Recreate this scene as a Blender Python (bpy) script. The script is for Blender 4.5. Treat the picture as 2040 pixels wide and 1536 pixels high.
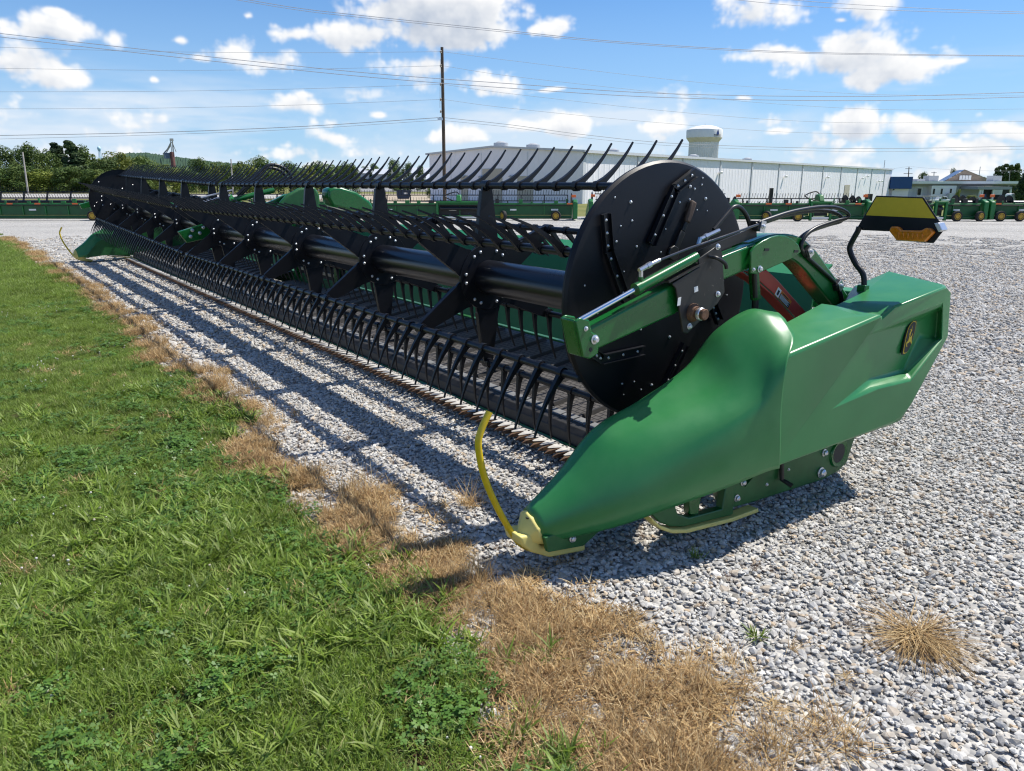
import bpy, bmesh, math, random
import numpy as np
from mathutils import Vector, Matrix, Euler
random.seed(7); rng = np.random.default_rng(11)
R = math.radians
scene = bpy.context.scene
for o in list(bpy.data.objects): bpy.data.objects.remove(o)

# ------------------------------------------------------------------ camera
EYE = 1.65
FOC, CX, CY, HOR = 1474.0, 1020.0, 768.0, 365.0
PITCH = math.atan((CY - HOR) / FOC)
AZ = R(-35.748)                                  # viewing direction, from world +X
FWD = np.array([math.cos(AZ), math.sin(AZ)])
RGT = np.array([math.sin(AZ), -math.cos(AZ)])
cam_d = bpy.data.cameras.new('camera'); cam = bpy.data.objects.new('camera', cam_d)
scene.collection.objects.link(cam)
cam.location = (0, 0, EYE)
cam.rotation_euler = (R(90) - PITCH, 0, AZ - R(90))
cam_d.sensor_width = 36; cam_d.lens = 36 * FOC / 2040
cam_d.clip_start = 0.05; cam_d.clip_end = 6000
scene.camera = cam

# ------------------------------------------------------------------ light
SUN = Vector((-0.145, -0.64, 1.0)).normalized()
sun_el = math.asin(SUN.z); sun_rot = math.atan2(SUN.x, SUN.y)
sl = bpy.data.lights.new('sun', 'SUN'); sl.energy = 5.0; sl.angle = R(0.53); sl.color = (1.0, 0.95, 0.86)
so = bpy.data.objects.new('sun', sl); scene.collection.objects.link(so)
so.rotation_euler = (-SUN).to_track_quat('-Z', 'Y').to_euler(); so.location = (0, 0, 40)
scene.view_settings.view_transform = 'Standard'; scene.view_settings.look = 'None'
scene.view_settings.gamma = 1.0; scene.view_settings.use_curve_mapping = False
scene.view_settings.exposure = 0.32
scene.cycles.max_bounces = 4; scene.cycles.transparent_max_bounces = 4
scene.cycles.diffuse_bounces = 2; scene.cycles.glossy_bounces = 3
scene.cycles.use_adaptive_sampling = True; scene.cycles.adaptive_threshold = 0.014
scene.cycles.use_denoising = True; scene.cycles.filter_width = 1.2; scene.cycles.sample_clamp_indirect = 6.0
scene.cycles.caustics_reflective = False; scene.cycles.caustics_refractive = False

def ray(px, py):
    a = (px - CX) / FOC; b = -(py - CY) / FOC
    f = math.cos(PITCH) + b * math.sin(PITCH); u = -math.sin(PITCH) + b * math.cos(PITCH)
    w = a * RGT + f * FWD
    return np.array([w[0], w[1], u]), f
def far(px, py, d):                              # the point d metres ahead that is seen in that direction
    r, f = ray(px, py); p = r * d / f
    return Vector((p[0], p[1], p[2] + EYE))
def ground(right, ahead, z=0.0):
    w = right * RGT + ahead * FWD
    return Vector((w[0], w[1], z))

# ------------------------------------------------------------------ sky with clouds
# the clouds of the day as a map of density and light over azimuth and elevation, made of fractal noise
CLOUDS = [(870,25,150,60),(960,58,68,38),(770,20,60,40),(690,78,95,26),(590,70,45,18),(830,70,60,30),
          (470,108,72,36),(540,128,60,24),(405,118,45,12),(95,62,95,18),(40,128,80,26),(110,154,60,20),(98,30,28,9),
          (358,78,28,15),(820,148,54,27),(985,162,62,22),(1090,178,40,7),(600,214,62,22),(606,196,30,13),(750,234,27,9),(318,159,11,7),(510,30,16,10),
          (1490,30,90,38),(1110,56,44,18),(1700,5,60,26),(1660,38,22,7),(1680,112,130,42),(1770,135,90,30),(1560,112,75,20),
          (1130,252,46,22),(1480,199,28,7),(1900,124,30,8),(1705,250,62,24),(1820,262,48,22),(650,276,55,18),(1050,246,50,12),(1950,292,60,16),(2015,262,50,16),(1320,258,45,12),(1560,262,40,10),(920,268,60,14)]
def cloud_map(W=4096, H=1024):
    g = np.random.default_rng(5)
    def octave(nx, ny):
        r = g.random((ny + 2, nx)).astype(np.float32)
        x = np.arange(W, dtype=np.float32)*nx/W; y = np.arange(H, dtype=np.float32)*ny/H
        x0 = x.astype(int); tx = x - x0; tx = tx*tx*(3-2*tx); y0 = y.astype(int); ty = (y - y0)[:, None]; ty = ty*ty*(3-2*ty)
        q = r[:, x0 % nx]*(1-tx) + r[:, (x0+1) % nx]*tx
        return q[y0]*(1-ty) + q[y0+1]*ty
    def fbm2(nx, ny, n, gain, billow=False):
        out = np.zeros((H, W), np.float32); amp = 1.0; tot = 0
        for k in range(n):
            o_ = octave(nx, ny); out += amp*(np.abs(2*o_-1) if billow else o_); tot += amp; amp *= gain; nx *= 2; ny *= 2
        return out/tot
    sst = lambda v, lo, hi: (lambda t: t*t*(3-2*t))(np.clip((v-lo)/(hi-lo), 0, 1))
    f1 = fbm2(90, 26, 6, .6) - .5; bl = fbm2(150, 44, 5, .62, True) - .5; wx = fbm2(60, 17, 4, .5) - .5; wy = fbm2(60, 17, 4, .5) - .5
    AZM = ((np.arange(W) + .5)/W*2*math.pi - math.pi)[None, :] + wx*.030; EL = ((np.arange(H) + .5)/H*math.pi/2)[:, None] + wy*.016
    best = np.full((H, W), 9.0, np.float32)
    for px, py, hw, hh in CLOUDS:
        d, f = ray(px, py); a0 = math.atan2(d[1], d[0]); e0 = math.atan2(d[2], math.hypot(d[0], d[1]))
        d2, _ = ray(px + hw*(1.3 if hw > 40 else .9), py); d3, _ = ray(px, py - hh*(1.38 if hw > 40 else .9))
        sa = abs(math.atan2(d2[1], d2[0]) - a0); se = abs(math.atan2(d3[2], math.hypot(d3[0], d3[1])) - e0)
        i0 = int((a0 - 4*sa + math.pi)/(2*math.pi)*W); i1 = int((a0 + 4*sa + math.pi)/(2*math.pi)*W); j0 = max(0, int((e0 - 5*se)/(math.pi/2)*H)); j1 = int((e0 + 5*se)/(math.pi/2)*H)
        u = (AZM[j0:j1, i0:i1] - a0)/sa; v = (EL[j0:j1, i0:i1] - e0)/se; v = np.where(v < 0, v*1.25, v*.95)
        best[j0:j1, i0:i1] = np.minimum(best[j0:j1, i0:i1], np.sqrt(u*u + v*v))
    EL0 = ((np.arange(H) + .5)/H*math.pi/2)[:, None]
    field = 1.25*(1.10 - best) + 1.9*f1 + 1.75*bl
    any_ = (fbm2(9, 5, 7, .58) - .60)*5.5 + .5*bl
    far_ = np.abs((((np.arange(W) + .5)/W*2*math.pi - math.pi)[None, :] - AZ)) > .72
    field = np.maximum(field, np.where(far_ | (EL0 > .34), any_, -9))
    dens = sst(field, -.20, .58)
    thick = np.clip(field, 0, 1.6); acc = np.zeros_like(dens)
    for k, sft in enumerate((3, 6, 10, 15, 21)): acc[:-sft] += np.roll(thick, sft//2, 1)[sft:]
    lit = np.clip(1.10 - .135*acc + .60*bl + .30*f1, .10, 1.0)
    lf = (fbm2(40, 26, 6, .6) - .5)*2.2 + (.115 - EL0)*9
    streak = fbm2(26, 60, 6, .62) - .5
    layer = np.clip(sst(lf, .0, 1.1)*.70*sst(EL0, .17, .08) + sst(streak*2.4 + .10, .0, .8)*.75*sst(EL0, .16, .07), 0, .95)
    lb = 1.9*(fbm2(100, 44, 5, .6) - .5) + 1.0*bl + (.085 - EL0)*4.5 - .16
    d2_ = sst(lb, .0, .40)*sst(EL0, .135, .09)*.9; l2 = np.clip(.92 + .7*bl, .3, 1)
    lit = np.where(d2_ > dens, l2, lit); dens = np.maximum(dens, d2_)
    px_ = np.ones((H, W, 4), np.float32); px_[..., 0] = dens; px_[..., 1] = lit; px_[..., 2] = layer
    im = bpy.data.images.new('cloud_map', W, H, alpha=False, float_buffer=True, is_data=True); im.pixels.foreach_set(px_.ravel()); im.update(); return im
def world():
    w = bpy.data.worlds.new('World'); scene.world = w; w.use_nodes = True
    nt = w.node_tree; N = nt.nodes; L = nt.links; N.clear()
    def node(t, **k):
        n = N.new(t)
        for a, v in k.items(): setattr(n, a, v)
        return n
    def mth(op, a, b=None, c=None, clamp=False):
        n = node('ShaderNodeMath', operation=op, use_clamp=clamp)
        for i, v in enumerate((a, b, c)):
            if v is None: continue
            if isinstance(v, (int, float)): n.inputs[i].default_value = v
            else: L.new(v, n.inputs[i])
        return n.outputs[0]
    def rmp(v, a, b, c=0.0, d=1.0, smooth=True):
        n = node('ShaderNodeMapRange', interpolation_type='SMOOTHSTEP' if smooth else 'LINEAR'); n.clamp = True
        L.new(v, n.inputs[0])
        for i, q in enumerate((a, b, c, d)): n.inputs[i + 1].default_value = q
        return n.outputs[0]
    def noise(vec, scale, detail, rough=0.55, sc=None):
        n = node('ShaderNodeTexNoise'); n.inputs['Scale'].default_value = scale
        n.inputs['Detail'].default_value = detail; n.inputs['Roughness'].default_value = rough
        if sc:
            m = node('ShaderNodeVectorMath', operation='MULTIPLY'); L.new(vec, m.inputs[0]); m.inputs[1].default_value = sc; vec = m.outputs[0]
        L.new(vec, n.inputs['Vector']); return n.outputs[0]
    sky = node('ShaderNodeTexSky', sky_type='NISHITA', sun_disc=False)
    sky.sun_elevation = sun_el; sky.sun_rotation = sun_rot
    sky.air_density = 1.0; sky.dust_density = 0.1; sky.ozone_density = 3.0; sky.altitude = 150
    tc = node('ShaderNodeTexCoord'); sep = node('ShaderNodeSeparateXYZ'); L.new(tc.outputs['Generated'], sep.inputs[0])
    az = mth('ARCTAN2', sep.outputs[1], sep.outputs[0]); el = mth('ARCSINE', sep.outputs[2])
    cmb = node('ShaderNodeCombineXYZ'); L.new(az, cmb.inputs[0]); L.new(el, cmb.inputs[1])
    P = cmb.outputs[0]
    img = cloud_map()
    uv = node('ShaderNodeVectorMath', operation='MULTIPLY_ADD'); L.new(P, uv.inputs[0]); uv.inputs[1].default_value = (1/(2*math.pi), 2/math.pi, 0); uv.inputs[2].default_value = (0.5, 0, 0)
    tx = node('ShaderNodeTexImage', interpolation='Cubic', extension='REPEAT'); tx.image = img; L.new(uv.outputs[0], tx.inputs[0])
    sp = node('ShaderNodeSeparateColor'); L.new(tx.outputs[0], sp.inputs[0])
    up_ = rmp(el, 0.0, 0.004)
    def over(fac, a_, col):
        n = node('ShaderNodeMix', data_type='RGBA'); L.new(fac, n.inputs[0]); L.new(a_, n.inputs[6])
        if isinstance(col, tuple): n.inputs[7].default_value = (*col, 1)
        else: L.new(col, n.inputs[7])
        return n.outputs[2]
    cr = node('ShaderNodeMix', data_type='RGBA'); L.new(sp.outputs[1], cr.inputs[0])
    cr.inputs[6].default_value = (4.2, 5.1, 6.6, 1); cr.inputs[7].default_value = (10.6, 10.6, 10.6, 1)
    haze = mth('MULTIPLY', rmp(el, -0.02, 0.32, 1.0, 0.0), 0.72)
    tint = node('ShaderNodeMix', data_type='RGBA', blend_type='MULTIPLY'); tint.inputs[0].default_value = 1.0
    L.new(sky.outputs[0], tint.inputs[6]); tint.inputs[7].default_value = (0.57, 1.00, 1.42, 1)
    c = over(haze, tint.outputs[2], (5.0, 7.2, 9.8))
    c = over(mth('MULTIPLY', sp.outputs[2], up_), c, (7.6, 8.7, 10.0))
    c = over(mth('MULTIPLY', sp.outputs[0], up_), c, cr.outputs[2])
    bgd = node('ShaderNodeBackground'); bgd.inputs[1].default_value = 0.078; L.new(c, bgd.inputs[0])
    out = node('ShaderNodeOutputWorld'); L.new(bgd.outputs[0], out.inputs[0])
    w.cycles.sampling_method = 'MANUAL'; w.cycles.sample_map_resolution = 512
world()

# ------------------------------------------------------------------ materials
def mat(name, col, rough=0.5, metal=0.0, var=0.0, vscale=6.0, bump=0.0, bscale=80.0, spec=0.5, coat=0.0, dust=0.0, trans=0.0, wear=None):
    m = bpy.data.materials.new(name); m.use_nodes = True
    nt = m.node_tree; N = nt.nodes; L = nt.links; b = N['Principled BSDF']
    b.inputs['Base Color'].default_value = (*col, 1); b.inputs['Roughness'].default_value = rough
    b.inputs['Metallic'].default_value = metal; b.inputs['Specular IOR Level'].default_value = spec
    b.inputs['Coat Weight'].default_value = coat
    if trans: b.inputs['Transmission Weight'].default_value = trans
    tc = N.new('ShaderNodeTexCoord')
    if var or dust:
        nz = N.new('ShaderNodeTexNoise'); nz.inputs['Scale'].default_value = vscale; nz.inputs['Detail'].default_value = 6
        nz.inputs['Roughness'].default_value = 0.65
        L.new(tc.outputs['Object'], nz.inputs['Vector'])
        cr = N.new('ShaderNodeValToRGB'); cr.color_ramp.elements[0].position = 0.3; cr.color_ramp.elements[1].position = 0.72
        lo = [c * (1 - var) for c in col]; hi = [min(1, c * (1 + var)) for c in col]
        if dust: hi = [c * (1 - dust) + d * dust for c, d in zip(hi, (0.30, 0.27, 0.22))]
        cr.color_ramp.elements[0].color = (*lo, 1); cr.color_ramp.elements[1].color = (*hi, 1)
        L.new(nz.outputs[0], cr.inputs[0]); L.new(cr.outputs[0], b.inputs['Base Color'])
        rr = N.new('ShaderNodeMapRange'); rr.inputs[3].default_value = max(0.05, rough - 0.08); rr.inputs[4].default_value = min(1, rough + 0.12)
        L.new(nz.outputs[0], rr.inputs[0]); L.new(rr.outputs[0], b.inputs['Roughness'])
        if wear:
            n2 = N.new('ShaderNodeTexNoise'); n2.inputs['Scale'].default_value = wear[0]; n2.inputs['Detail'].default_value = 8; n2.inputs['Roughness'].default_value = 0.7
            L.new(tc.outputs['Object'], n2.inputs['Vector'])
            r2 = N.new('ShaderNodeMapRange'); r2.inputs[1].default_value = wear[1]; r2.inputs[2].default_value = wear[1] + 0.05; L.new(n2.outputs[0], r2.inputs[0])
            mx = N.new('ShaderNodeMix'); mx.data_type = 'RGBA'; L.new(r2.outputs[0], mx.inputs[0]); L.new(cr.outputs[0], mx.inputs[6]); mx.inputs[7].default_value = (*wear[2], 1)
            L.new(mx.outputs[2], b.inputs['Base Color'])
    if bump:
        n3 = N.new('ShaderNodeTexNoise'); n3.inputs['Scale'].default_value = bscale; n3.inputs['Detail'].default_value = 4
        L.new(tc.outputs['Object'], n3.inputs['Vector'])
        bp = N.new('ShaderNodeBump'); bp.inputs['Strength'].default_value = bump; bp.inputs['Distance'].default_value = 0.01
        L.new(n3.outputs[0], bp.inputs['Height']); L.new(bp.outputs[0], b.inputs['Normal'])
    return m

M = {}
M['cover'] = mat('green_plastic_cover', (0.027, 0.200, 0.056), 0.32, var=0.08, vscale=5, dust=0.05, wear=(42, 0.715, (0.11, 0.27, 0.14)))
M['green'] = mat('green_paint', (0.008, 0.125, 0.022), 0.26, var=0.10, vscale=4, coat=0.2)
M['dgreen'] = mat('green_frame_paint', (0.008, 0.105, 0.022), 0.40, var=0.25, vscale=6, dust=0.06)
M['sheet'] = mat('green_back_sheet', (0.014, 0.21, 0.070), 0.42, var=0.12, vscale=3, dust=0.05)
M['black'] = mat('black_satin_paint', (0.0058, 0.0066, 0.0100), 0.36, var=0.2, vscale=5, spec=0.4)
M['shield'] = mat('black_plastic_shield', (0.0055, 0.0062, 0.0095), 0.42, var=0.25, vscale=3, bump=0.03, bscale=300, spec=0.32)
M['tube'] = mat('black_gloss_tube', (0.0055, 0.006, 0.009), 0.28, var=0.2, vscale=4, coat=0.1)
M['tine'] = mat('black_poly_tine', (0.0075, 0.0085, 0.012), 0.42, var=0.2, vscale=12, spec=0.4)
M['plate'] = mat('black_worn_plate', (0.016, 0.015, 0.015), 0.42, var=0.3, vscale=9, wear=(38, 0.64, (0.13, 0.115, 0.10)))
M['hose'] = mat('black_rubber_hose', (0.010, 0.010, 0.011), 0.38, var=0.2, vscale=30)
M['steel'] = mat('zinc_steel', (0.60, 0.60, 0.61), 0.30, metal=0.95)
M['chrome'] = mat('chrome_rod', (0.75, 0.75, 0.77), 0.13, metal=1.0)
M['bolt'] = mat('zinc_bolt', (0.66, 0.67, 0.69), 0.32, metal=0.75)
M['rust'] = mat('rusty_pipe', (0.16, 0.085, 0.05), 0.7, var=0.4, vscale=40, metal=0.3)
M['guard'] = mat('worn_rusty_guard', (0.125, 0.070, 0.040), 0.65, var=0.6, vscale=18, metal=0.1, wear=(30, 0.60, (0.02, 0.13, 0.03)))
M['section'] = mat('steel_knife_section', (0.56, 0.535, 0.49), 0.5, metal=0.2, var=0.25, vscale=14)
M['belt'] = mat('belt_rubber', (0.075, 0.068, 0.064), 0.62, var=0.2, vscale=5)
M['tab'] = mat('grey_rubber_strip', (0.19, 0.195, 0.20), 0.6, var=0.2, vscale=10, dust=0.05)
M['cleat'] = mat('belt_cleat_rubber', (0.030, 0.028, 0.028), 0.6, var=0.2)
M['lip'] = mat('black_rubber_lip', (0.020, 0.020, 0.022), 0.55, var=0.35, vscale=14, dust=0.04)
M['red'] = mat('red_paint', (0.56, 0.065, 0.045), 0.40, var=0.12)
M['yellow'] = mat('yellow_paint', (0.66, 0.47, 0.012), 0.38, var=0.1, vscale=20)
M['cream'] = mat('pale_yellow_plastic', (0.72, 0.62, 0.19), 0.5, var=0.08, vscale=14, bump=0.04, bscale=90)
M['sign'] = mat('yellow_reflective_sheet', (0.62, 0.44, 0.02), 0.45, var=0.05, vscale=40)
M['amber'] = mat('amber_lens', (0.62, 0.19, 0.01), 0.16, var=0.3, vscale=55, coat=0.5)
M['white'] = mat('white_label', (0.78, 0.78, 0.76), 0.5)
M['orange'] = mat('orange_label', (0.75, 0.22, 0.02), 0.5)
M['dark'] = mat('dark_print_and_shade', (0.02, 0.02, 0.02), 0.6)  # print and dark parts; also stands for the shade in the feed openings
M['brown'] = mat('brown_grip', (0.085, 0.055, 0.040), 0.7, var=0.2, vscale=30)
M['tyre'] = mat('tyre_rubber', (0.018, 0.018, 0.018), 0.8, var=0.3)
M['rim'] = mat('yellow_rim', (0.42, 0.26, 0.015), 0.5, var=.3, vscale=8)
M['refl'] = mat('orange_reflector', (0.85, 0.16, 0.03), 0.4)

# gravel ground: pale crushed limestone, stones as cells
def gravel_mat():
    m = bpy.data.materials.new('crushed_limestone'); m.use_nodes = True
    N = m.node_tree.nodes; L = m.node_tree.links; b = N['Principled BSDF']; b.inputs['Roughness'].default_value = 0.9
    b.inputs['Specular IOR Level'].default_value = 0.2
    tc = N.new('ShaderNodeTexCoord')
    v = N.new('ShaderNodeTexVoronoi'); v.inputs['Scale'].default_value = 30; L.new(tc.outputs['Object'], v.inputs['Vector'])
    sp = N.new('ShaderNodeSeparateColor'); L.new(v.outputs['Color'], sp.inputs[0])
    cr = N.new('ShaderNodeValToRGB'); L.new(sp.outputs[0], cr.inputs[0])
    e = cr.color_ramp.elements; e[0].color = (0.20, 0.19, 0.175, 1); e[1].color = (0.64, 0.625, 0.59, 1)
    for p, c in ((0.25, (0.32, 0.31, 0.295, 1)), (0.6, (0.47, 0.46, 0.44, 1)), (0.9, (0.52, 0.49, 0.44, 1))):
        k = e.new(p); k.color = c
    n = N.new('ShaderNodeTexNoise'); n.inputs['Scale'].default_value = 0.22; n.inputs['Detail'].default_value = 7; n.inputs['Roughness'].default_value = 0.6
    L.new(tc.outputs['Object'], n.inputs['Vector'])
    mr = N.new('ShaderNodeMapRange'); mr.inputs[1].default_value = 0.3; mr.inputs[2].default_value = 0.7; mr.inputs[3].default_value = 0.80; mr.inputs[4].default_value = 1.08
    L.new(n.outputs[0], mr.inputs[0])
    mx = N.new('ShaderNodeMix'); mx.data_type = 'RGBA'; mx.blend_type = 'MULTIPLY'; mx.inputs[0].default_value = 1
    L.new(cr.outputs[0], mx.inputs[6]); L.new(mr.outputs[0], mx.inputs[7])
    # sparse dry weeds on the far gravel
    n2 = N.new('ShaderNodeTexNoise'); n2.inputs['Scale'].default_value = 1.6; n2.inputs['Detail'].default_value = 9; n2.inputs['Roughness'].default_value = 0.72
    L.new(tc.outputs['Object'], n2.inputs['Vector'])
    r2 = N.new('ShaderNodeMapRange'); r2.inputs[1].default_value = 0.60; r2.inputs[2].default_value = 0.72; r2.inputs[4].default_value = 0.55; L.new(n2.outputs[0], r2.inputs[0])
    m2 = N.new('ShaderNodeMix'); m2.data_type = 'RGBA'; L.new(r2.outputs[0], m2.inputs[0]); L.new(mx.outputs[2], m2.inputs[6]); m2.inputs[7].default_value = (0.26, 0.19, 0.115, 1)
    L.new(m2.outputs[2], b.inputs['Base Color'])
    bp = N.new('ShaderNodeBump'); bp.inputs['Strength'].default_value = 1.0; bp.inputs['Distance'].default_value = 0.02; bp.invert = True
    L.new(v.outputs['Distance'], bp.inputs['Height']); L.new(bp.outputs[0], b.inputs['Normal'])
    return m
def soil_mat(name, c0, c1, scale, bump=0.6):
    m = bpy.data.materials.new(name); m.use_nodes = True
    N = m.node_tree.nodes; L = m.node_tree.links; b = N['Principled BSDF']; b.inputs['Roughness'].default_value = 0.95; b.inputs['Specular IOR Level'].default_value = 0.15
    tc = N.new('ShaderNodeTexCoord'); n = N.new('ShaderNodeTexNoise'); n.inputs['Scale'].default_value = scale; n.inputs['Detail'].default_value = 10; n.inputs['Roughness'].default_value = 0.7
    L.new(tc.outputs['Object'], n.inputs['Vector'])
    cr = N.new('ShaderNodeValToRGB'); cr.color_ramp.elements[0].position = 0.32; cr.color_ramp.elements[1].position = 0.68
    cr.color_ramp.elements[0].color = (*c0, 1); cr.color_ramp.elements[1].color = (*c1, 1)
    L.new(n.outputs[0], cr.inputs[0]); L.new(cr.outputs[0], b.inputs['Base Color'])
    n2 = N.new('ShaderNodeTexNoise'); n2.inputs['Scale'].default_value = scale * 14; n2.inputs['Detail'].default_value = 5; L.new(tc.outputs['Object'], n2.inputs['Vector'])
    bp = N.new('ShaderNodeBump'); bp.inputs['Strength'].default_value = bump; bp.inputs['Distance'].default_value = 0.03
    L.new(n2.outputs[0], bp.inputs['Height']); L.new(bp.outputs[0], b.inputs['Normal'])
    return m
# ------------------------------------------------------------------ mesh helpers
COL = scene.collection
def link(name, mesh, parent=None, loc=None, rot=None, scl=None):
    o = bpy.data.objects.new(name, mesh); COL.objects.link(o)
    if parent is not None:
        o.parent = parent
        if parent.get('_T'): o.matrix_parent_inverse = Matrix.Translation(-Vector(parent['_T']))
    if loc is not None: o.location = loc
    if rot is not None: o.rotation_euler = rot
    if scl is not None: o.scale = scl
    return o
def thing(name, label, cat, loc=(0, 0, 0), rz=0.0, group=None, world_children=False):
    o = bpy.data.objects.new(name, None); COL.objects.link(o); o.location = loc; o.rotation_euler = (0, 0, rz); o.empty_display_size = 0.2
    tag(o, label, cat, group)
    if world_children: o['_T'] = tuple(loc)
    return o
def tag(o, label=None, cat=None, group=None, kind=None):
    if label: o['label'] = label
    if cat: o['category'] = cat
    if group: o['group'] = group
    if kind: o['kind'] = kind
    return o
def frame_of(d):
    d = Vector(d).normalized(); a = Vector((0, 0, 1)) if abs(d.z) < 0.95 else Vector((1, 0, 0))
    u = d.cross(a).normalized(); return u, d.cross(u).normalized()
class MB:
    def __init__(s): s.v = []; s.f = []; s.mi = []
    def add(s, v, f, mi=0):
        b = len(s.v); s.v += [tuple(p) for p in v]; s.f += [tuple(i + b for i in q) for q in f]; s.mi += [mi] * len(f); return s
    def box(s, lo, hi, mi=0, mtx=None):
        x0, y0, z0 = lo; x1, y1, z1 = hi
        v = [Vector(p) for p in ((x0,y0,z0),(x1,y0,z0),(x1,y1,z0),(x0,y1,z0),(x0,y0,z1),(x1,y0,z1),(x1,y1,z1),(x0,y1,z1))]
        if mtx: v = [mtx @ p for p in v]
        return s.add(v, [(0,3,2,1),(4,5,6,7),(0,1,5,4),(1,2,6,5),(2,3,7,6),(3,0,4,7)], mi)
    def bar(s, p0, p1, w, h, mi=0, up=(0, 0, 1)):
        p0 = Vector(p0); p1 = Vector(p1); d = (p1 - p0).normalized(); u = Vector(up)
        a = d.cross(u).normalized(); c = a.cross(d).normalized(); v = []
        for p in (p0, p1):
            for i, j in ((-1,-1),(1,-1),(1,1),(-1,1)): v.append(p + a * w / 2 * i + c * h / 2 * j)
        return s.add(v, [(0,3,2,1),(4,5,6,7),(0,1,5,4),(1,2,6,5),(2,3,7,6),(3,0,4,7)], mi)
    def tube(s, pts, r, n=10, mi=0, cap=True):
        pts = [Vector(p) for p in pts]; k = len(pts); rs = r if isinstance(r, (list, tuple)) else [r] * k
        v = []; f = []; u = None
        for i, p in enumerate(pts):
            d = (pts[min(i + 1, k - 1)] - pts[max(i - 1, 0)]).normalized()
            if u is None: u, w = frame_of(d)
            else:
                u = (u - d * u.dot(d)).normalized(); w = d.cross(u)
            for j in range(n):
                a = 2 * math.pi * j / n; v.append(p + (u * math.cos(a) + w * math.sin(a)) * rs[i])
        for i in range(k - 1):
            for j in range(n): f.append((i*n+j, i*n+(j+1)%n, (i+1)*n+(j+1)%n, (i+1)*n+j))
        if cap: f.append(tuple(range(n))[::-1]); f.append(tuple((k-1)*n + j for j in range(n)))
        return s.add(v, f, mi)
    def cyl(s, p0, p1, r0, r1=None, n=16, mi=0): return s.tube([p0, p1], [r0, r0 if r1 is None else r1], n, mi)
    def prism(s, poly, a0, a1, axis='x', mi=0):
        n = len(poly)
        def P(q, a): return {'x': (a, q[0], q[1]), 'y': (q[0], a, q[1]), 'z': (q[0], q[1], a)}[axis]
        v = [P(q, a0) for q in poly] + [P(q, a1) for q in poly]
        f = [tuple(range(n)), tuple(range(2*n-1, n-1, -1))] + [(i, (i+1)%n, n+(i+1)%n, n+i) for i in range(n)]
        return s.add(v, f, mi)
    def lathe(s, prof, n=32, mi=0, c=(0, 0, 0), axis='z'):
        v = []; f = []; k = len(prof)
        for r, h in prof:
            for j in range(n):
                a = 2*math.pi*j/n; x, y = r*math.cos(a), r*math.sin(a)
                q = (x, y, h) if axis == 'z' else (h, x, y)
                v.append((q[0]+c[0], q[1]+c[1], q[2]+c[2]))
        for i in range(k-1):
            for j in range(n): f.append((i*n+j, i*n+(j+1)%n, (i+1)*n+(j+1)%n, (i+1)*n+j))
        f.append(tuple(range(n))); f.append(tuple((k-1)*n+j for j in range(n)))
        return s.add(v, f, mi)
    def mesh(s, name, mats, smooth=35, recalc=True):
        me = bpy.data.meshes.new(name); me.from_pydata(s.v, [], s.f)
        for m in (mats if isinstance(mats, (list, tuple)) else [mats]): me.materials.append(m)
        if any(s.mi): me.polygons.foreach_set('material_index', s.mi)
        if recalc:
            bm = bmesh.new(); bm.from_mesh(me); bmesh.ops.recalc_face_normals(bm, faces=bm.faces); bm.to_mesh(me); bm.free()
        if smooth:
            me.polygons.foreach_set('use_smooth', [True] * len(me.polygons)); me.set_sharp_from_angle(angle=R(smooth))
        me.update(); return me
    def build(s, name, mats, parent=None, smooth=35, bevel=0.0, seg=2, sub=0, loc=None, rot=None, recalc=True):
        o = link(name, s.mesh(name, mats, smooth, recalc), parent, loc, rot)
        if bevel:
            b = o.modifiers.new('bevel', 'BEVEL'); b.width = bevel; b.segments = seg; b.limit_method = 'ANGLE'; b.angle_limit = R(28)
            b.harden_normals = False
        if sub:
            b = o.modifiers.new('sub', 'SUBSURF'); b.levels = sub; b.render_levels = sub
        return o
def curve(pts, n=8):
    """smooth Catmull-Rom polyline through pts"""
    p = [Vector(q) for q in pts]; p = [p[0]*2 - p[1]] + p + [p[-1]*2 - p[-2]]; out = []
    for i in range(1, len(p) - 2):
        for k in range(n):
            t = k / n; a, b, c, d = p[i-1:i+3]
            out.append(0.5 * ((2*b) + (c-a)*t + (2*a-5*b+4*c-d)*t*t + (3*b-a-3*c+d)*t**3))
    out.append(p[-2]); return out


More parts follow.
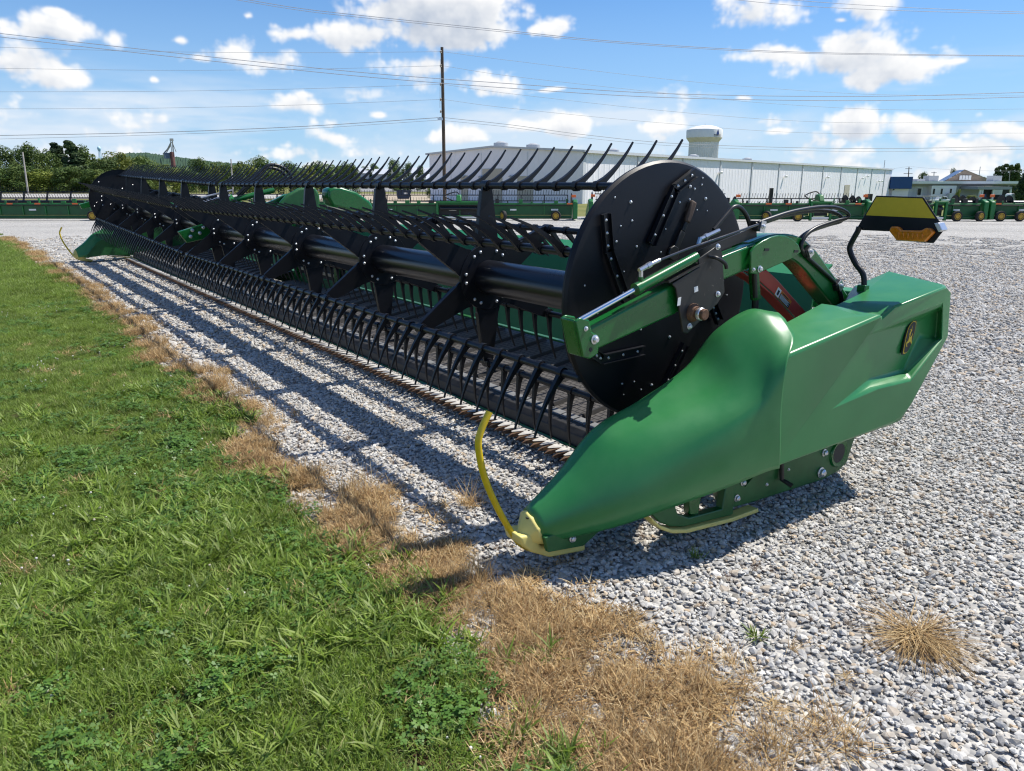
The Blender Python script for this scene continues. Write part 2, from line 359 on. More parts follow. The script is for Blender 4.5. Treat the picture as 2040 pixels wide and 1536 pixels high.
# ------------------------------------------------------------------ scattering (for what nobody could count)
def scatter(name, pts, rot, scl, idx, sources, label, cat):
    col = bpy.data.collections.new(name + '_sources')
    for i, me in enumerate(sources):
        o = bpy.data.objects.new('%s_source_%02d' % (name, i), me); col.objects.link(o)
    me = bpy.data.meshes.new(name); n = len(pts)
    me.vertices.add(n); me.vertices.foreach_set('co', np.asarray(pts, np.float32).ravel())
    a = me.attributes.new('rot', 'FLOAT_VECTOR', 'POINT'); a.data.foreach_set('vector', np.asarray(rot, np.float32).ravel())
    a = me.attributes.new('scl', 'FLOAT', 'POINT'); a.data.foreach_set('value', np.asarray(scl, np.float32))
    a = me.attributes.new('idx', 'INT', 'POINT'); a.data.foreach_set('value', np.asarray(idx, np.int32))
    o = link(name, me)
    g = bpy.data.node_groups.new(name, 'GeometryNodeTree')
    g.interface.new_socket('Geometry', in_out='INPUT', socket_type='NodeSocketGeometry'); g.interface.new_socket('Geometry', in_out='OUTPUT', socket_type='NodeSocketGeometry')
    N = g.nodes; L = g.links
    gi = N.new('NodeGroupInput'); go = N.new('NodeGroupOutput'); ci = N.new('GeometryNodeCollectionInfo'); ci.inputs[0].default_value = col
    ci.inputs['Separate Children'].default_value = True; ci.inputs['Reset Children'].default_value = True
    ip = N.new('GeometryNodeInstanceOnPoints'); ip.inputs['Pick Instance'].default_value = True
    def attr(nm, t):
        q = N.new('GeometryNodeInputNamedAttribute'); q.data_type = t; q.inputs[0].default_value = nm
        return next(s for s in q.outputs if s.enabled)
    e = N.new('FunctionNodeEulerToRotation'); L.new(attr('rot', 'FLOAT_VECTOR'), e.inputs[0])
    L.new(gi.outputs[0], ip.inputs['Points']); L.new(ci.outputs[0], ip.inputs['Instance']); L.new(attr('idx', 'INT'), ip.inputs['Instance Index'])
    L.new(e.outputs[0], ip.inputs['Rotation']); L.new(attr('scl', 'FLOAT'), ip.inputs['Scale']); L.new(ip.outputs[0], go.inputs[0])
    md = o.modifiers.new('scatter', 'NODES'); md.node_group = g
    tag(o, label, cat, kind='stuff'); return o

# ------------------------------------------------------------------ the setting: ground, gravel yard, lawn
def h1(x):                                       # irregular line of the lawn edge
    return 0.07*np.sin(x*1.7+0.4) + 0.05*np.sin(x*4.3+1.0) + 0.03*np.sin(x*9.1)
def lawn_edge(x):
    x = np.asarray(x, float)
    t = np.clip((5.4 - x)/1.8, 0, 1); return -1.31 + h1(x)*0.75 + 0.035*np.sin(x*15.3+2) + 0.025*np.sin(x*27.1) + np.clip(x-14, 0, 40)*0.035 + 0.17*t*t*(3 - 2*t)
def sst(v, lo, hi):
    t = np.clip((np.asarray(v, float) - lo)/(hi - lo), 0, 1); return t*t*(3 - 2*t)
def hgt(r, a):                                   # the land falls gently away, more so to the right
    w = sst(r/np.maximum(a, 1), .18, .45)
    return -.0246*np.clip(a - 22, 0, 26) - w*.0229*np.clip(a - 48, 0, 142) + w*1.3*sst(a, 190, 205)
def hxy(x, y): return hgt(x*RGT[0] + y*RGT[1], x*FWD[0] + y*FWD[1])
def drape(name, ra, rb, aa, off, m, nr=24):
    """strip of ground between two lines, laid on the land"""
    mb = MB(); v = []; n = len(aa)
    for i, a in enumerate(aa):
        lo = ra[0] + (ra[1]-ra[0])*i/(n-1); hi = rb[0] + (rb[1]-rb[0])*i/(n-1)
        for j in range(nr + 1):
            r = lo + (hi-lo)*j/nr; p = ground(r, a); v.append((p.x, p.y, float(hgt(r, a)) + off))
    mb.add(v, [(i*(nr+1)+j, i*(nr+1)+j+1, (i+1)*(nr+1)+j+1, (i+1)*(nr+1)+j) for i in range(n-1) for j in range(nr)])
    o = mb.build(name, m, smooth=180); tag(o, kind='structure'); return o
def sheet(name, outline, z, m, kind='structure'):
    b = MB().add([(x, y, z + float(hxy(x, y))) for x, y in outline], [tuple(range(len(outline)))])
    o = b.build(name, m, smooth=0); tag(o, kind=kind); return o
GRAV = gravel_mat()
PAST = soil_mat('rough_pasture', (0.10, 0.125, 0.03), (0.21, 0.20, 0.075), 0.12)
drape('ground', (-2500, -2500), (2500, 2500), [-60, -10, 10, 20, 22, 30, 40, 48, 60, 80, 110, 150, 190, 195, 200, 205, 260, 500, 1500, 4500], -.05, PAST, 300)
drape('gravel_yard', (-60, -60), (60, 60), [-25, 0, 10, 21, 22, 30, 40, 47, 48, 51, 54], 0.0, GRAV, 60)
drape('gravel_lane', (-190, -230), (-26, -38), [117, 140, 170], .03, GRAV)
drape('dirt_track', (-28, -44), (-2, -8), [62, 100, 140, 170], .02, soil_mat('pale_dirt', (0.30, 0.24, 0.17), (0.48, 0.42, 0.33), 0.5))
drape('grass_bank', (46, 130), (90, 260), [56, 80, 120, 160, 190, 195, 200, 205, 230], .03, soil_mat('mown_bank', (0.075, 0.14, 0.02), (0.17, 0.24, 0.045), 0.6), 40)
drape('asphalt_road', (-52, -110), (-20, -46), [215, 300, 420], .03, soil_mat('grey_asphalt', (0.20, 0.20, 0.20), (0.30, 0.30, 0.30), 1.2, 0.2))
xs = np.linspace(-3, 40, 260)
lw = MB(); lv = []
for x, y in zip(xs, lawn_edge(xs)):
    for t in (0, .15, .4, 1): q = float(y) + t*(9 - float(y)); lv.append((float(x), q, .006 + float(hxy(x, q))))
lw.add(lv, [(4*i+j, 4*i+j+1, 4*i+5+j, 4*i+4+j) for i in range(len(xs)-1) for j in range(3)])
tag(lw.build('lawn', soil_mat('lawn_soil', (0.045, 0.055, 0.016), (0.10, 0.095, 0.035), 3.0), smooth=180), kind='structure')

def patch_mat(name, cols, rough=0.85, trans=0.0, spec=0.25, noise=0.0, vary=0.22):
    """each stone or blade takes its own colour from a list by its own random number"""
    m = bpy.data.materials.new(name); m.use_nodes = True
    N = m.node_tree.nodes; L = m.node_tree.links; b = N['Principled BSDF']; b.inputs['Roughness'].default_value = rough; b.inputs['Specular IOR Level'].default_value = spec
    oi = N.new('ShaderNodeAttribute'); oi.attribute_name = 'rnd'; cr = N.new('ShaderNodeValToRGB'); L.new(oi.outputs['Fac'], cr.inputs[0])
    e = cr.color_ramp.elements; n = len(cols)
    e[0].color = (*cols[0], 1); e[1].color = (*cols[-1], 1)
    for i in range(1, n - 1): k = e.new(i / (n - 1)); k.color = (*cols[i], 1)
    rv = N.new('ShaderNodeObjectInfo'); mv = N.new('ShaderNodeMapRange'); mv.inputs[3].default_value = 1 - vary; mv.inputs[4].default_value = 1 + vary*.8; L.new(rv.outputs['Random'], mv.inputs[0])
    mm = N.new('ShaderNodeMix'); mm.data_type = 'RGBA'; mm.blend_type = 'MULTIPLY'; mm.inputs[0].default_value = 1; L.new(cr.outputs[0], mm.inputs[6]); L.new(mv.outputs[0], mm.inputs[7]); src = mm.outputs[2]
    if noise:
        tc = N.new('ShaderNodeTexCoord'); nz = N.new('ShaderNodeTexNoise'); nz.inputs['Scale'].default_value = noise; nz.inputs['Detail'].default_value = 3
        L.new(tc.outputs['Object'], nz.inputs['Vector'])
        mr = N.new('ShaderNodeMapRange'); mr.inputs[1].default_value = 0.3; mr.inputs[2].default_value = 0.7; mr.inputs[3].default_value = 0.8; mr.inputs[4].default_value = 1.15; L.new(nz.outputs[0], mr.inputs[0])
        mx = N.new('ShaderNodeMix'); mx.data_type = 'RGBA'; mx.blend_type = 'MULTIPLY'; mx.inputs[0].default_value = 1; L.new(src, mx.inputs[6]); L.new(mr.outputs[0], mx.inputs[7]); src = mx.outputs[2]
    L.new(src, b.inputs['Base Color'])
    if trans:
        t = N.new('ShaderNodeBsdfTranslucent'); L.new(src, t.inputs[0]); ms = N.new('ShaderNodeMixShader'); ms.inputs[0].default_value = trans
        L.new(b.outputs[0], ms.inputs[1]); L.new(t.outputs[0], ms.inputs[2]); L.new(ms.outputs[0], N['Material Output'].inputs[0])
    return m
class PB:
    """patch builder: many small pieces, each with its random number"""
    def __init__(s): s.v = []; s.f = []; s.r = []
    def add(s, v, f, r): b = len(s.v); s.v += [tuple(p) for p in v]; s.f += [tuple(i + b for i in q) for q in f]; s.r += [r]*len(f)
    def mesh(s, name, m):
        me = bpy.data.meshes.new(name); me.from_pydata(s.v, [], s.f); me.materials.append(m)
        a = me.attributes.new('rnd', 'FLOAT', 'FACE'); a.data.foreach_set('value', s.r); me.update(); return me
def blade(pb, base, ang, lean, ln, w, seg=3, curl=1.0, rnd=0.5, twist=0.0):
    d = Vector((math.cos(ang), math.sin(ang), 0)); s = Vector((-d.y, d.x, 0)); s = (s*math.cos(twist) + Vector((0, 0, 1))*math.sin(twist)); p = Vector(base); v = []
    a = lean
    for i in range(seg + 1):
        t = i/seg; ww = w*(1-t)**0.6 if i < seg else 0.0
        if i < seg: v += [p - s*ww/2, p + s*ww/2]
        else: v += [p]
        p = p + (d*math.sin(a) + Vector((0, 0, 1))*math.cos(a))*ln/seg; a += curl*0.9/seg
        if p.z < .002: p.z = .002
    f = [(2*i, 2*i+1, 2*i+3, 2*i+2) for i in range(seg-1)] + [(2*seg-2, 2*seg-1, 2*seg)]
    pb.add(v, f, rnd)

# loose stones over the near part of the yard
STONE = patch_mat('limestone_chip', [(0.32,0.305,0.285),(0.44,0.425,0.40),(0.55,0.535,0.505),(0.385,0.375,0.36),(0.60,0.585,0.55),(0.47,0.45,0.42),(0.46,0.36,0.25),(0.57,0.555,0.52),(0.49,0.475,0.45),(0.66,0.645,0.605)], 0.9, noise=45, spec=0.15, vary=.05)
def stones():
    shapes = []
    for k in range(10):
        bm = bmesh.new(); bmesh.ops.create_icosphere(bm, subdivisions=1, radius=1.0); r = np.random.default_rng(50+k)
        sx, sy, sz = r.uniform(0.8, 1.3), r.uniform(0.6, 0.95), r.uniform(0.42, 0.72)
        cut = [(Vector(r.normal(size=3)).normalized(), r.uniform(0.45, 0.75)) for _ in range(7)]
        for v in bm.verts:
            p = v.co * r.uniform(0.86, 1.08)
            for nrm, dd in cut:
                q = p.dot(nrm)
                if q > dd: p -= nrm * (q - dd)
            v.co = (p.x*sx, p.y*sy, p.z*sz)
        shapes.append(([v.co.copy() for v in bm.verts], [tuple(v.index for v in f.verts) for f in bm.faces])); bm.free()
    W = 0.16
    def patch(n, s0, seed):
        r = random.Random(seed); pb = PB()
        for i in range(n):
            vs, fs = r.choice(shapes); s = s0*math.exp(r.gauss(0, .32)); 
            if r.random() < .012: s *= 1.7
            mt = Matrix.Translation((r.uniform(-W/2, W/2), r.uniform(-W/2, W/2), s*.2 + .009*r.random())) @ Euler((r.gauss(0, .28), r.gauss(0, .28), r.uniform(0, 6.28))).to_matrix().to_4x4() @ Matrix.Scale(s, 4)
            pb.add([mt @ v for v in vs], fs, r.random())
        return pb.mesh('stone_patch', STONE)
    src = [patch(84, .0124, 70+i) for i in range(7)]; W = 0.34; src += [patch(150, .0190, 90+i) for i in range(5)]
    def grid(W, x1, y0):
        X, Y = np.meshgrid(np.arange(-2, x1, W), np.arange(y0, 0.2, W)); x = X.ravel(); y = Y.ravel(); d = np.hypot(x, y); th = np.arctan2(y, x) - AZ; return x, y, d, th
    x, y, d, th = grid(.16, 12, -9); k = (d < 7.6) & (d > .8) & (np.abs(th) < R(44) + .25/np.maximum(d, .3)) & (y < lawn_edge(x) - .02)
    xa, ya = x[k], y[k]
    x, y, d, th = grid(.34, 34, -27); k = (d >= 7.3) & (np.abs(th) < R(43)) & (y < lawn_edge(x) - .05) & (rng.random(len(x)) > (d - 17)/13)
    xb, yb = x[k], y[k]
    x = np.concatenate([xa, xb]); y = np.concatenate([ya, yb]); n = len(x)
    idx = np.concatenate([rng.integers(0, 7, len(xa)), rng.integers(7, 12, len(xb))])
    rot = np.stack([np.zeros(n), np.zeros(n), rng.integers(0, 4, n)*math.pi/2], 1)
    scatter('gravel_stones', np.stack([x, y, hxy(x, y)], 1), rot, np.full(n, 1.0), idx, src, 'loose pale limestone chips covering the yard', 'gravel')
stones()

# blades, clover and straw
GREEN = patch_mat('grass_blade', [(0.105,0.178,0.018),(0.175,0.268,0.028),(0.245,0.345,0.046),(0.130,0.215,0.030),(0.30,0.37,0.10),(0.180,0.285,0.034),(0.215,0.315,0.044),(0.48,0.44,0.20)], 0.5, trans=0.38, spec=0.4)
CLOV = patch_mat('clover_leaf', [(0.075,0.170,0.026),(0.100,0.205,0.032),(0.130,0.240,0.040),(0.090,0.185,0.034)], 0.45, trans=0.28, spec=0.45)
STRAW = patch_mat('dead_grass', [(0.50,0.33,0.15),(0.60,0.42,0.20),(0.30,0.175,0.075),(0.68,0.51,0.27),(0.20,0.11,0.05),(0.54,0.37,0.17),(0.74,0.60,0.36),(0.38,0.23,0.10)], 0.75, trans=0.25)
FLOW = patch_mat('clover_flower', [(0.62,0.60,0.52),(0.70,0.68,0.62),(0.55,0.48,0.38)], 0.8)
BROWN = patch_mat('dead_weed', [(0.10,0.055,0.03),(0.14,0.075,0.04),(0.17,0.10,0.05)], 0.85)
def veg_patch(kind, seed, W, n, m, sc=1.0):
    r = random.Random(seed); pb = PB()
    for t in range(n):
        cx, cy = r.uniform(-W/2, W/2), r.uniform(-W/2, W/2); g = lambda s: r.gauss(0, s)
        if kind == 'lawn':
            tone = r.random()
            for i in range(12): blade(pb, (cx + g(.014), cy + g(.014), 0), r.uniform(0, 6.28), r.uniform(.05, 1.0), sc*r.uniform(.028, .062), sc*r.uniform(.0024, .0046), 3, r.uniform(.3, 1.8), min(1, max(0, tone*.6 + r.random()*.4)), r.uniform(-.5, .5))
        elif kind == 'wide':
            for i in range(9): blade(pb, (cx + g(.014), cy + g(.014), .012), r.uniform(0, 6.28), r.uniform(.45, 1.3), sc*r.uniform(.055, .13), sc*r.uniform(.007, .0135), 4, r.uniform(.3, 1.3), r.random()*.85, r.uniform(-.4, .4))
        elif kind == 'straw':
            a0 = r.uniform(0, 6.28)
            for i in range(10): blade(pb, (cx + g(.02), cy + g(.02), abs(g(.008))), a0 + g(1.6), r.uniform(.75, 1.75), sc*r.uniform(.02, .075), r.uniform(.0022, .0050), 3, r.uniform(-.8, .9), r.random())
        elif kind == 'tall':
            a0 = r.uniform(0, 6.28)
            for i in range(38): blade(pb, (cx + g(.014), cy + g(.014), 0), a0 + g(1.0), r.uniform(.2, 1.25), sc*r.uniform(.06, .15), r.uniform(.0015, .0028), 4, r.uniform(.1, 1.0), r.random())
        elif kind == 'clover':
            c = Vector((cx, cy, r.uniform(.016, .046))); a = r.uniform(0, 6.28); tx, ty = g(.3), g(.3); rn = r.random()
            for q in range(3):
                b = a + q*2.094; e = Vector((math.cos(b), math.sin(b), 0)); s = Vector((-e.y, e.x, 0)); l = sc*r.uniform(.009, .015)
                pts = [c, c + e*l*.55 - s*l*.42, c + e*l - s*l*.25, c + e*l*.92, c + e*l + s*l*.25, c + e*l*.55 + s*l*.42]
                pb.add([(p.x, p.y, p.z + (p.x-c.x)*tx + (p.y-c.y)*ty) for p in pts], [(0, 1, 2, 3), (0, 3, 4, 5)], rn)
        elif kind == 'flower':
            b = MB().lathe([(.001, .0), (.006, .002), (.008, .007), (.006, .012), (.001, .014)], 7, c=(0, 0, .04)).tube([(0, 0, 0), (0, 0, .042)], .0012, 3); pb.add(b.v, b.f, r.random())
    return pb.mesh(kind + '_patch', m)
def fbm(x, y, s, ph=0.0):
    return (np.sin(x*s+ph)*np.cos(y*s*1.3+ph*2) + 0.6*np.sin(x*s*2.3+y*s*1.7+ph) + 0.4*np.cos(x*s*4.1-y*s*3.3+1.7*ph))/2.0
def vegetation():
    def put(name, x, y, scl, src, label, cat, z=.008, tilt=0.05, quarter=False):
        n = len(x); rz = rng.integers(0, 4, n)*math.pi/2 if quarter else rng.uniform(0, 6.28, n)
        scatter(name, np.stack([x, y, z + hxy(x, y)], 1), np.stack([rng.normal(0, tilt, n), rng.normal(0, tilt, n), rz], 1), scl, rng.integers(0, len(src), n), src, label, cat)
    W = 0.13
    X, Y = np.meshgrid(np.arange(.3, 13, W), np.arange(-1.7, 1.9, W)); x = X.ravel() + rng.normal(0, .02, X.size); y = Y.ravel() + rng.normal(0, .02, X.size)
    k = (y > lawn_edge(x) + .05*fbm(x, y, 5.0) + .03) & (y < 1.9 - .09*x); k &= ~((fbm(x, y, 3.1, 2.0) > 1.05) & (x < 5) & (x > 2.0))
    x, y = x[k], y[k]
    put('lawn_grass', x, y, rng.uniform(.8, 1.2, len(x))*(1 + .35*fbm(x, y, 2.0, 1.0) + .35*np.exp(-((x-2.2)/1.5)**2)), [veg_patch('lawn', 200+i, W*1.15, 36, GREEN) for i in range(7)], 'green mown grass of the near lawn strip', 'grass', tilt=.08)
    W = 0.3
    X, Y = np.meshgrid(np.arange(12.8, 36, W), np.arange(-1.7, 3.0, W)); x = X.ravel() + rng.normal(0, .04, X.size); y = Y.ravel() + rng.normal(0, .04, X.size)
    k = y > lawn_edge(x) + .05; x, y = x[k], y[k]
    n = 520; xx = .8 + 9*rng.random(n)**1.3; yy = rng.uniform(-1.35, 1.0, n); kk = (yy > lawn_edge(xx)) & (fbm(xx, yy, 4.4, 2.2) > .15); xx, yy = xx[kk], yy[kk]
    put('thatch', xx, yy, rng.uniform(.6, 1.1, len(xx)), [veg_patch('straw', 380+i, .10, 5, STRAW) for i in range(4)], 'dry thatch showing through the lawn', 'grass', z=.022, tilt=.1)
    put('distant_lawn_grass', x, y, rng.uniform(.9, 1.2, len(x)), [veg_patch('lawn', 220+i, W*1.1, 70, GREEN, 1.7) for i in range(5)], 'green mown grass of the far lawn strip', 'grass')
    n = 9500; x = .5 + 6.0*rng.random(n); y = rng.uniform(-1.5, 1.4, n); e = lawn_edge(x)
    q = fbm(x, y, 1.9, 0.6) + 0.9*np.exp(-((x-2.7)/.9)**2 - ((y+.75)/.6)**2)
    k = (rng.random(n) < np.clip((q-.08)*.9, 0.04, .9)) & (y > e - .06 - .10*rng.random(n) - .4*(rng.random(n) < .14)*rng.random(n)); x, y = x[k], y[k]
    put('crabgrass', x, y, rng.uniform(.6, 1.15, len(x)), [veg_patch('wide', 240+i, .06, 3, GREEN) for i in range(6)], 'broad green crabgrass blades in the lawn', 'grass', tilt=.12)
    n = 4600; x = 0.5 + 12*rng.random(n)**1.2; y = rng.uniform(-1.5, 1.0, n); e = lawn_edge(x)
    q = fbm(x, y, 2.3, 3.3) + 1.1*np.exp(-((x-1.75)/.45)**2 - ((y+1.05)/.17)**2) + 1.1*np.exp(-((x-4.7)/1.5)**2 - ((y+.85)/.5)**2)
    k = (rng.random(n) < np.clip((q-.12)*.9, 0.06, .8)) & (y > e); x, y = x[k], y[k]
    put('clover', x, y, rng.uniform(.8, 1.25, len(x)), [veg_patch('clover', 260+i, .12, 38, CLOV) for i in range(5)], 'dark green clover leaves among the lawn grass', 'clover', z=.012)
    n = 1500; x = 1.5 + 15*rng.random(n)**1.2; y = rng.uniform(-1.3, .8, n); k = y > lawn_edge(x) + .08; k &= fbm(x, y, 1.6, 5.0) > .22; x, y = x[k], y[k]
    put('clover_flowers', x, y, rng.uniform(.5, .85, len(x)), [veg_patch('flower', 280+i, 0, 1, FLOW) for i in range(3)], 'small white clover flowers dotted over the lawn', 'flower', tilt=.2)
    # scorched strip along the edge, a wide patchy mat near the camera
    n = 12000; x = 0.6 + 28*rng.random(n)**1.9; e = lawn_edge(x); off = rng.normal(-.07, .075, n)
    near = np.exp(-((x-1.45)/.9)**2) + .6*np.exp(-((x-3.1)/.7)**2); y = e + off - near*np.abs(rng.normal(0, .31, n))
    q = fbm(x, y, 3.7, 1.2) + .6*fbm(x, y, 9.5, .3) + near*.42
    k = rng.random(n) < np.clip(.06 + q*.95, 0.02, .9); x, y = x[k], y[k]
    put('dead_grass', x, y, rng.uniform(.7, 1.15, len(x))*(1+x*.03), [veg_patch('straw', 300+i, .11, 6, STRAW) for i in range(8)], 'scorched straw-coloured grass along the lawn edge', 'grass', z=.014, tilt=.1)
    n = 520; x = 0.9 + 15*rng.random(n)**1.7; y = lawn_edge(x) + rng.normal(-.15, .10, n) - np.exp(-((x-1.4)/.7)**2)*np.abs(rng.normal(0, .25, n))
    put('straw_tufts', x, y, rng.uniform(.5, 1.1, n), [veg_patch('tall', 320+i, .02, 1, STRAW) for i in range(6)], 'taller upright tufts of dry grass at the gravel edge', 'grass', z=.01, tilt=.1)
    n = 560; x = rng.uniform(.8, 15, n); y = -1.5 - 7*rng.random(n)**2.2
    put('dead_weeds', x, y, rng.uniform(.2, .55, n), [veg_patch('tall', 340+i, .02, 1, BROWN) for i in range(4)], 'small brown dead weeds scattered in the gravel', 'weeds', z=.012, tilt=.2)
vegetation()
def dead_turf():
    mb = MB(); c = .06; v = {}
    def vid(i, j):
        if (i, j) not in v: x, y = i*c, j*c; v[(i, j)] = len(mb.v); mb.v.append((x + random.uniform(-.02, .02), y + random.uniform(-.02, .02), .010 + random.uniform(0, .010)))
        return v[(i, j)]
    for i in range(10, 220):
        for j in range(-42, -14):
            x, y = i*c + c/2, j*c + c/2; e = float(lawn_edge(x)); near = math.exp(-((x-1.45)/.8)**2) + .5*math.exp(-((x-3.1)/.5)**2)
            m_ = (e - y)/(.10 + .42*near)
            if -.8 < m_ < 1 and float(fbm(np.array(x), np.array(y), 3.7, 1.2) + .6*fbm(np.array(x), np.array(y), 9.5, .3)) + near*.45 - max(0, m_)*.5 > .18: mb.f.append((vid(i, j), vid(i+1, j), vid(i+1, j+1), vid(i, j+1))); mb.mi.append(0)
    tag(mb.build('dead_turf', soil_mat('dead_thatch', (0.10, 0.06, 0.032), (0.27, 0.165, 0.085), 14.0, 1.0), smooth=180), kind='structure')
dead_turf()
# single plants standing out on the gravel
def clump(name, label, loc, n, ln, w, m, lean=(.3, 1.45), spread=.03, lop=None, r=None):
    r = random.Random(r or len(label)); pb = PB()
    for i in range(n):
        a = r.uniform(0, 6.28) if lop is None or r.random() < .35 else r.gauss(lop, .7)
        blade(pb, (r.gauss(0, spread), r.gauss(0, spread), 0), a, r.uniform(*lean), r.uniform(*ln), r.uniform(*w), 5, r.uniform(-.1, .8), r.random(), r.uniform(-.6, .6))
    o = link(name, pb.mesh(name, m), loc=loc); tag(o, label, 'plant'); return o
clump('dry_grass_tuft', 'large sprawling straw tuft alone on the right-hand gravel', (1.09, -2.66, .012), 680, (.12, .30), (.002, .0038), STRAW, (1.15, 1.60), .026, math.pi*.72)
clump('green_weed', 'small green weed alone in the gravel left of the straw tuft', (1.43, -2.16, .012), 26, (.03, .075), (.006, .012), GREEN, (.7, 1.4), .012)
clump('green_weed', 'small yellowish weed in gravel at the shadow edge of the divider', (1.98, -2.45, .012), 30, (.03, .08), (.004, .007), GREEN, (.3, 1.2), .014)
clump('dry_grass_tuft', 'low straw clump at bottom edge right of the scorched mat', (.98, -1.90, .012), 220, (.06, .16), (.002, .0034), STRAW, (.4, 1.5), .06)
clump('dry_grass_tuft', 'straw clump on gravel at right end of the scorched mat', (1.40, -1.78, .012), 240, (.06, .15), (.002, .0034), STRAW, (.5, 1.5), .07)
clump('dry_grass_tuft', 'upright straw tuft beside the yellow tip of the divider', (2.36, -1.52, .012), 120, (.08, .2), (.002, .0034), STRAW, (.1, .9), .03)
clump('dry_grass_tuft', 'dry tuft on the gravel behind the bent yellow rod', (3.05, -1.93, .012), 130, (.08, .2), (.002, .0034), STRAW, (.3, 1.3), .03)
clump('dry_grass_tuft', 'wide straw clump at the lawn edge left of the yellow rod', (3.55, -1.50, .012), 240, (.08, .2), (.002, .0034), STRAW, (.3, 1.2), .06)
clump('dry_grass_tuft', 'straw clump sunk in gravel at bottom edge of the view', (1.06, -1.72, .012), 200, (.06, .15), (.002, .0032), STRAW, (.2, 1.3), .04)

# ================================================================== the draper header
HC = (10.33, -3.4, 0.0)                          # its base on the gravel
HDR = thing('draper_header', 'long black-reeled green draper header in the foreground lying on gravel', 'farm header', HC, world_children=True)
def part(mb, name, m, **k): return mb.build(name, m, HDR, **k)
def sub(mb, name, m, parent, **k): return mb.build(name, m, parent, **k)
BOLT = MB().lathe([(.011, 0), (.012, .002), (.012, .003), (.0085, .004), (.0085, .009), (.005, .012)], 10, axis='x').mesh('bolt', M['bolt'])
def bolt(p, parent, s=1.0, flip=True, rot=None):
    return link('bolt', BOLT, parent, p, rot or ((0, 0, math.pi) if flip else None), (s, s, s))
X0, X1, XM = 2.56, 18.10, 10.42                  # ends of the reel, split between its halves
AY, AZ_, RB = -2.75, 1.05, 0.585                 # reel axis and bat circle
BATS = [(90, 136), (30, 26), (330, -63), (270, -91), (210, -104), (150, -143)]   # bat angle, tine direction (degrees, 0 = forward)

def tine_mesh(stuff=None):
    """one curved finger with its clip round the bat tube; local: tube along x, finger towards +y"""
    mb = stuff or MB()
    n = 7; v = []; ln = .335; pts = []; p = Vector((0, .012, .0)); a = R(13)
    for i in range(n):
        pts.append(p.copy()); p = p + Vector((0, math.cos(a), math.sin(a)))*ln/(n-1); a -= R(26)/(n-1)
    for i, q in enumerate(pts):
        t = i/(n-1); w = .024*(1-t)**1.5 + .0085; d = .018*(1-t) + .008
        if i == 0: w = .040
        d0 = (pts[min(i+1, n-1)] - pts[max(i-1, 0)]).normalized(); nn = Vector((0, -d0.z, d0.y))
        for sx, sy in ((-1, -1), (1, -1), (1, 1), (-1, 1)): v.append(q + Vector((d/2*sx, 0, 0)) + nn*w/2*sy)
    f = [(4*i+j, 4*i+(j+1) % 4, 4*i+4+(j+1) % 4, 4*i+4+j) for i in range(n-1) for j in range(4)] + [(0, 1, 2, 3), tuple(4*n-4+j for j in range(4))]
    mb.add(v, f); mb.cyl((-.017, 0, 0), (.017, 0, 0), .0285, n=10); return mb
TINE = tine_mesh().mesh('tine', M['tine'], 30)

def spider(x, name='spider', xf=lambda p: p, m=M['black']):
    """six tapered plate arms on a bolted hub ring"""
    mb = MB()
    for ang, _ in BATS:
        a = R(ang); e = Vector((0, math.cos(a), math.sin(a))); s = Vector((0, -math.sin(a), math.cos(a))); v = []
        for xx in (-.008, .008):
            for r, w in ((.13, .19), (.215, .185), (.24, .165), (RB - .03, .078), (RB + .022, .050)): v += [Vector((xx, 0, 0)) + e*r - s*w/2, Vector((xx, 0, 0)) + e*r + s*w/2]
        f = []
        for i in range(4): f += [(2*i, 2*i+1, 2*i+3, 2*i+2), (10+2*i, 12+2*i, 13+2*i, 11+2*i), (2*i, 2*i+2, 12+2*i, 10+2*i), (2*i+1, 11+2*i, 13+2*i, 2*i+3)]
        f += [(0, 10, 11, 1), (8, 9, 19, 18)]
        mb.add(v, f)
        for sg in (-1, 1):                        # folded flange along each arm
            mb.bar(e*.235 + s*.080*sg + Vector((.014, 0, 0)), e*(RB-.03) + s*.036*sg + Vector((.014, 0, 0)), .007, .03, up=(1, 0, 0))
        mb.cyl(e*RB + Vector((-.035, 0, 0)), e*RB + Vector((.035, 0, 0)), .034, n=12)
    mb.lathe([(.10, -.014), (.215, -.014), (.218, -.008), (.218, .008), (.215, .014), (.10, .014)], 36, axis='x')
    o = part(mb, name, m, smooth=30); o.location = xf(Vector((x, AY, AZ_))); return o

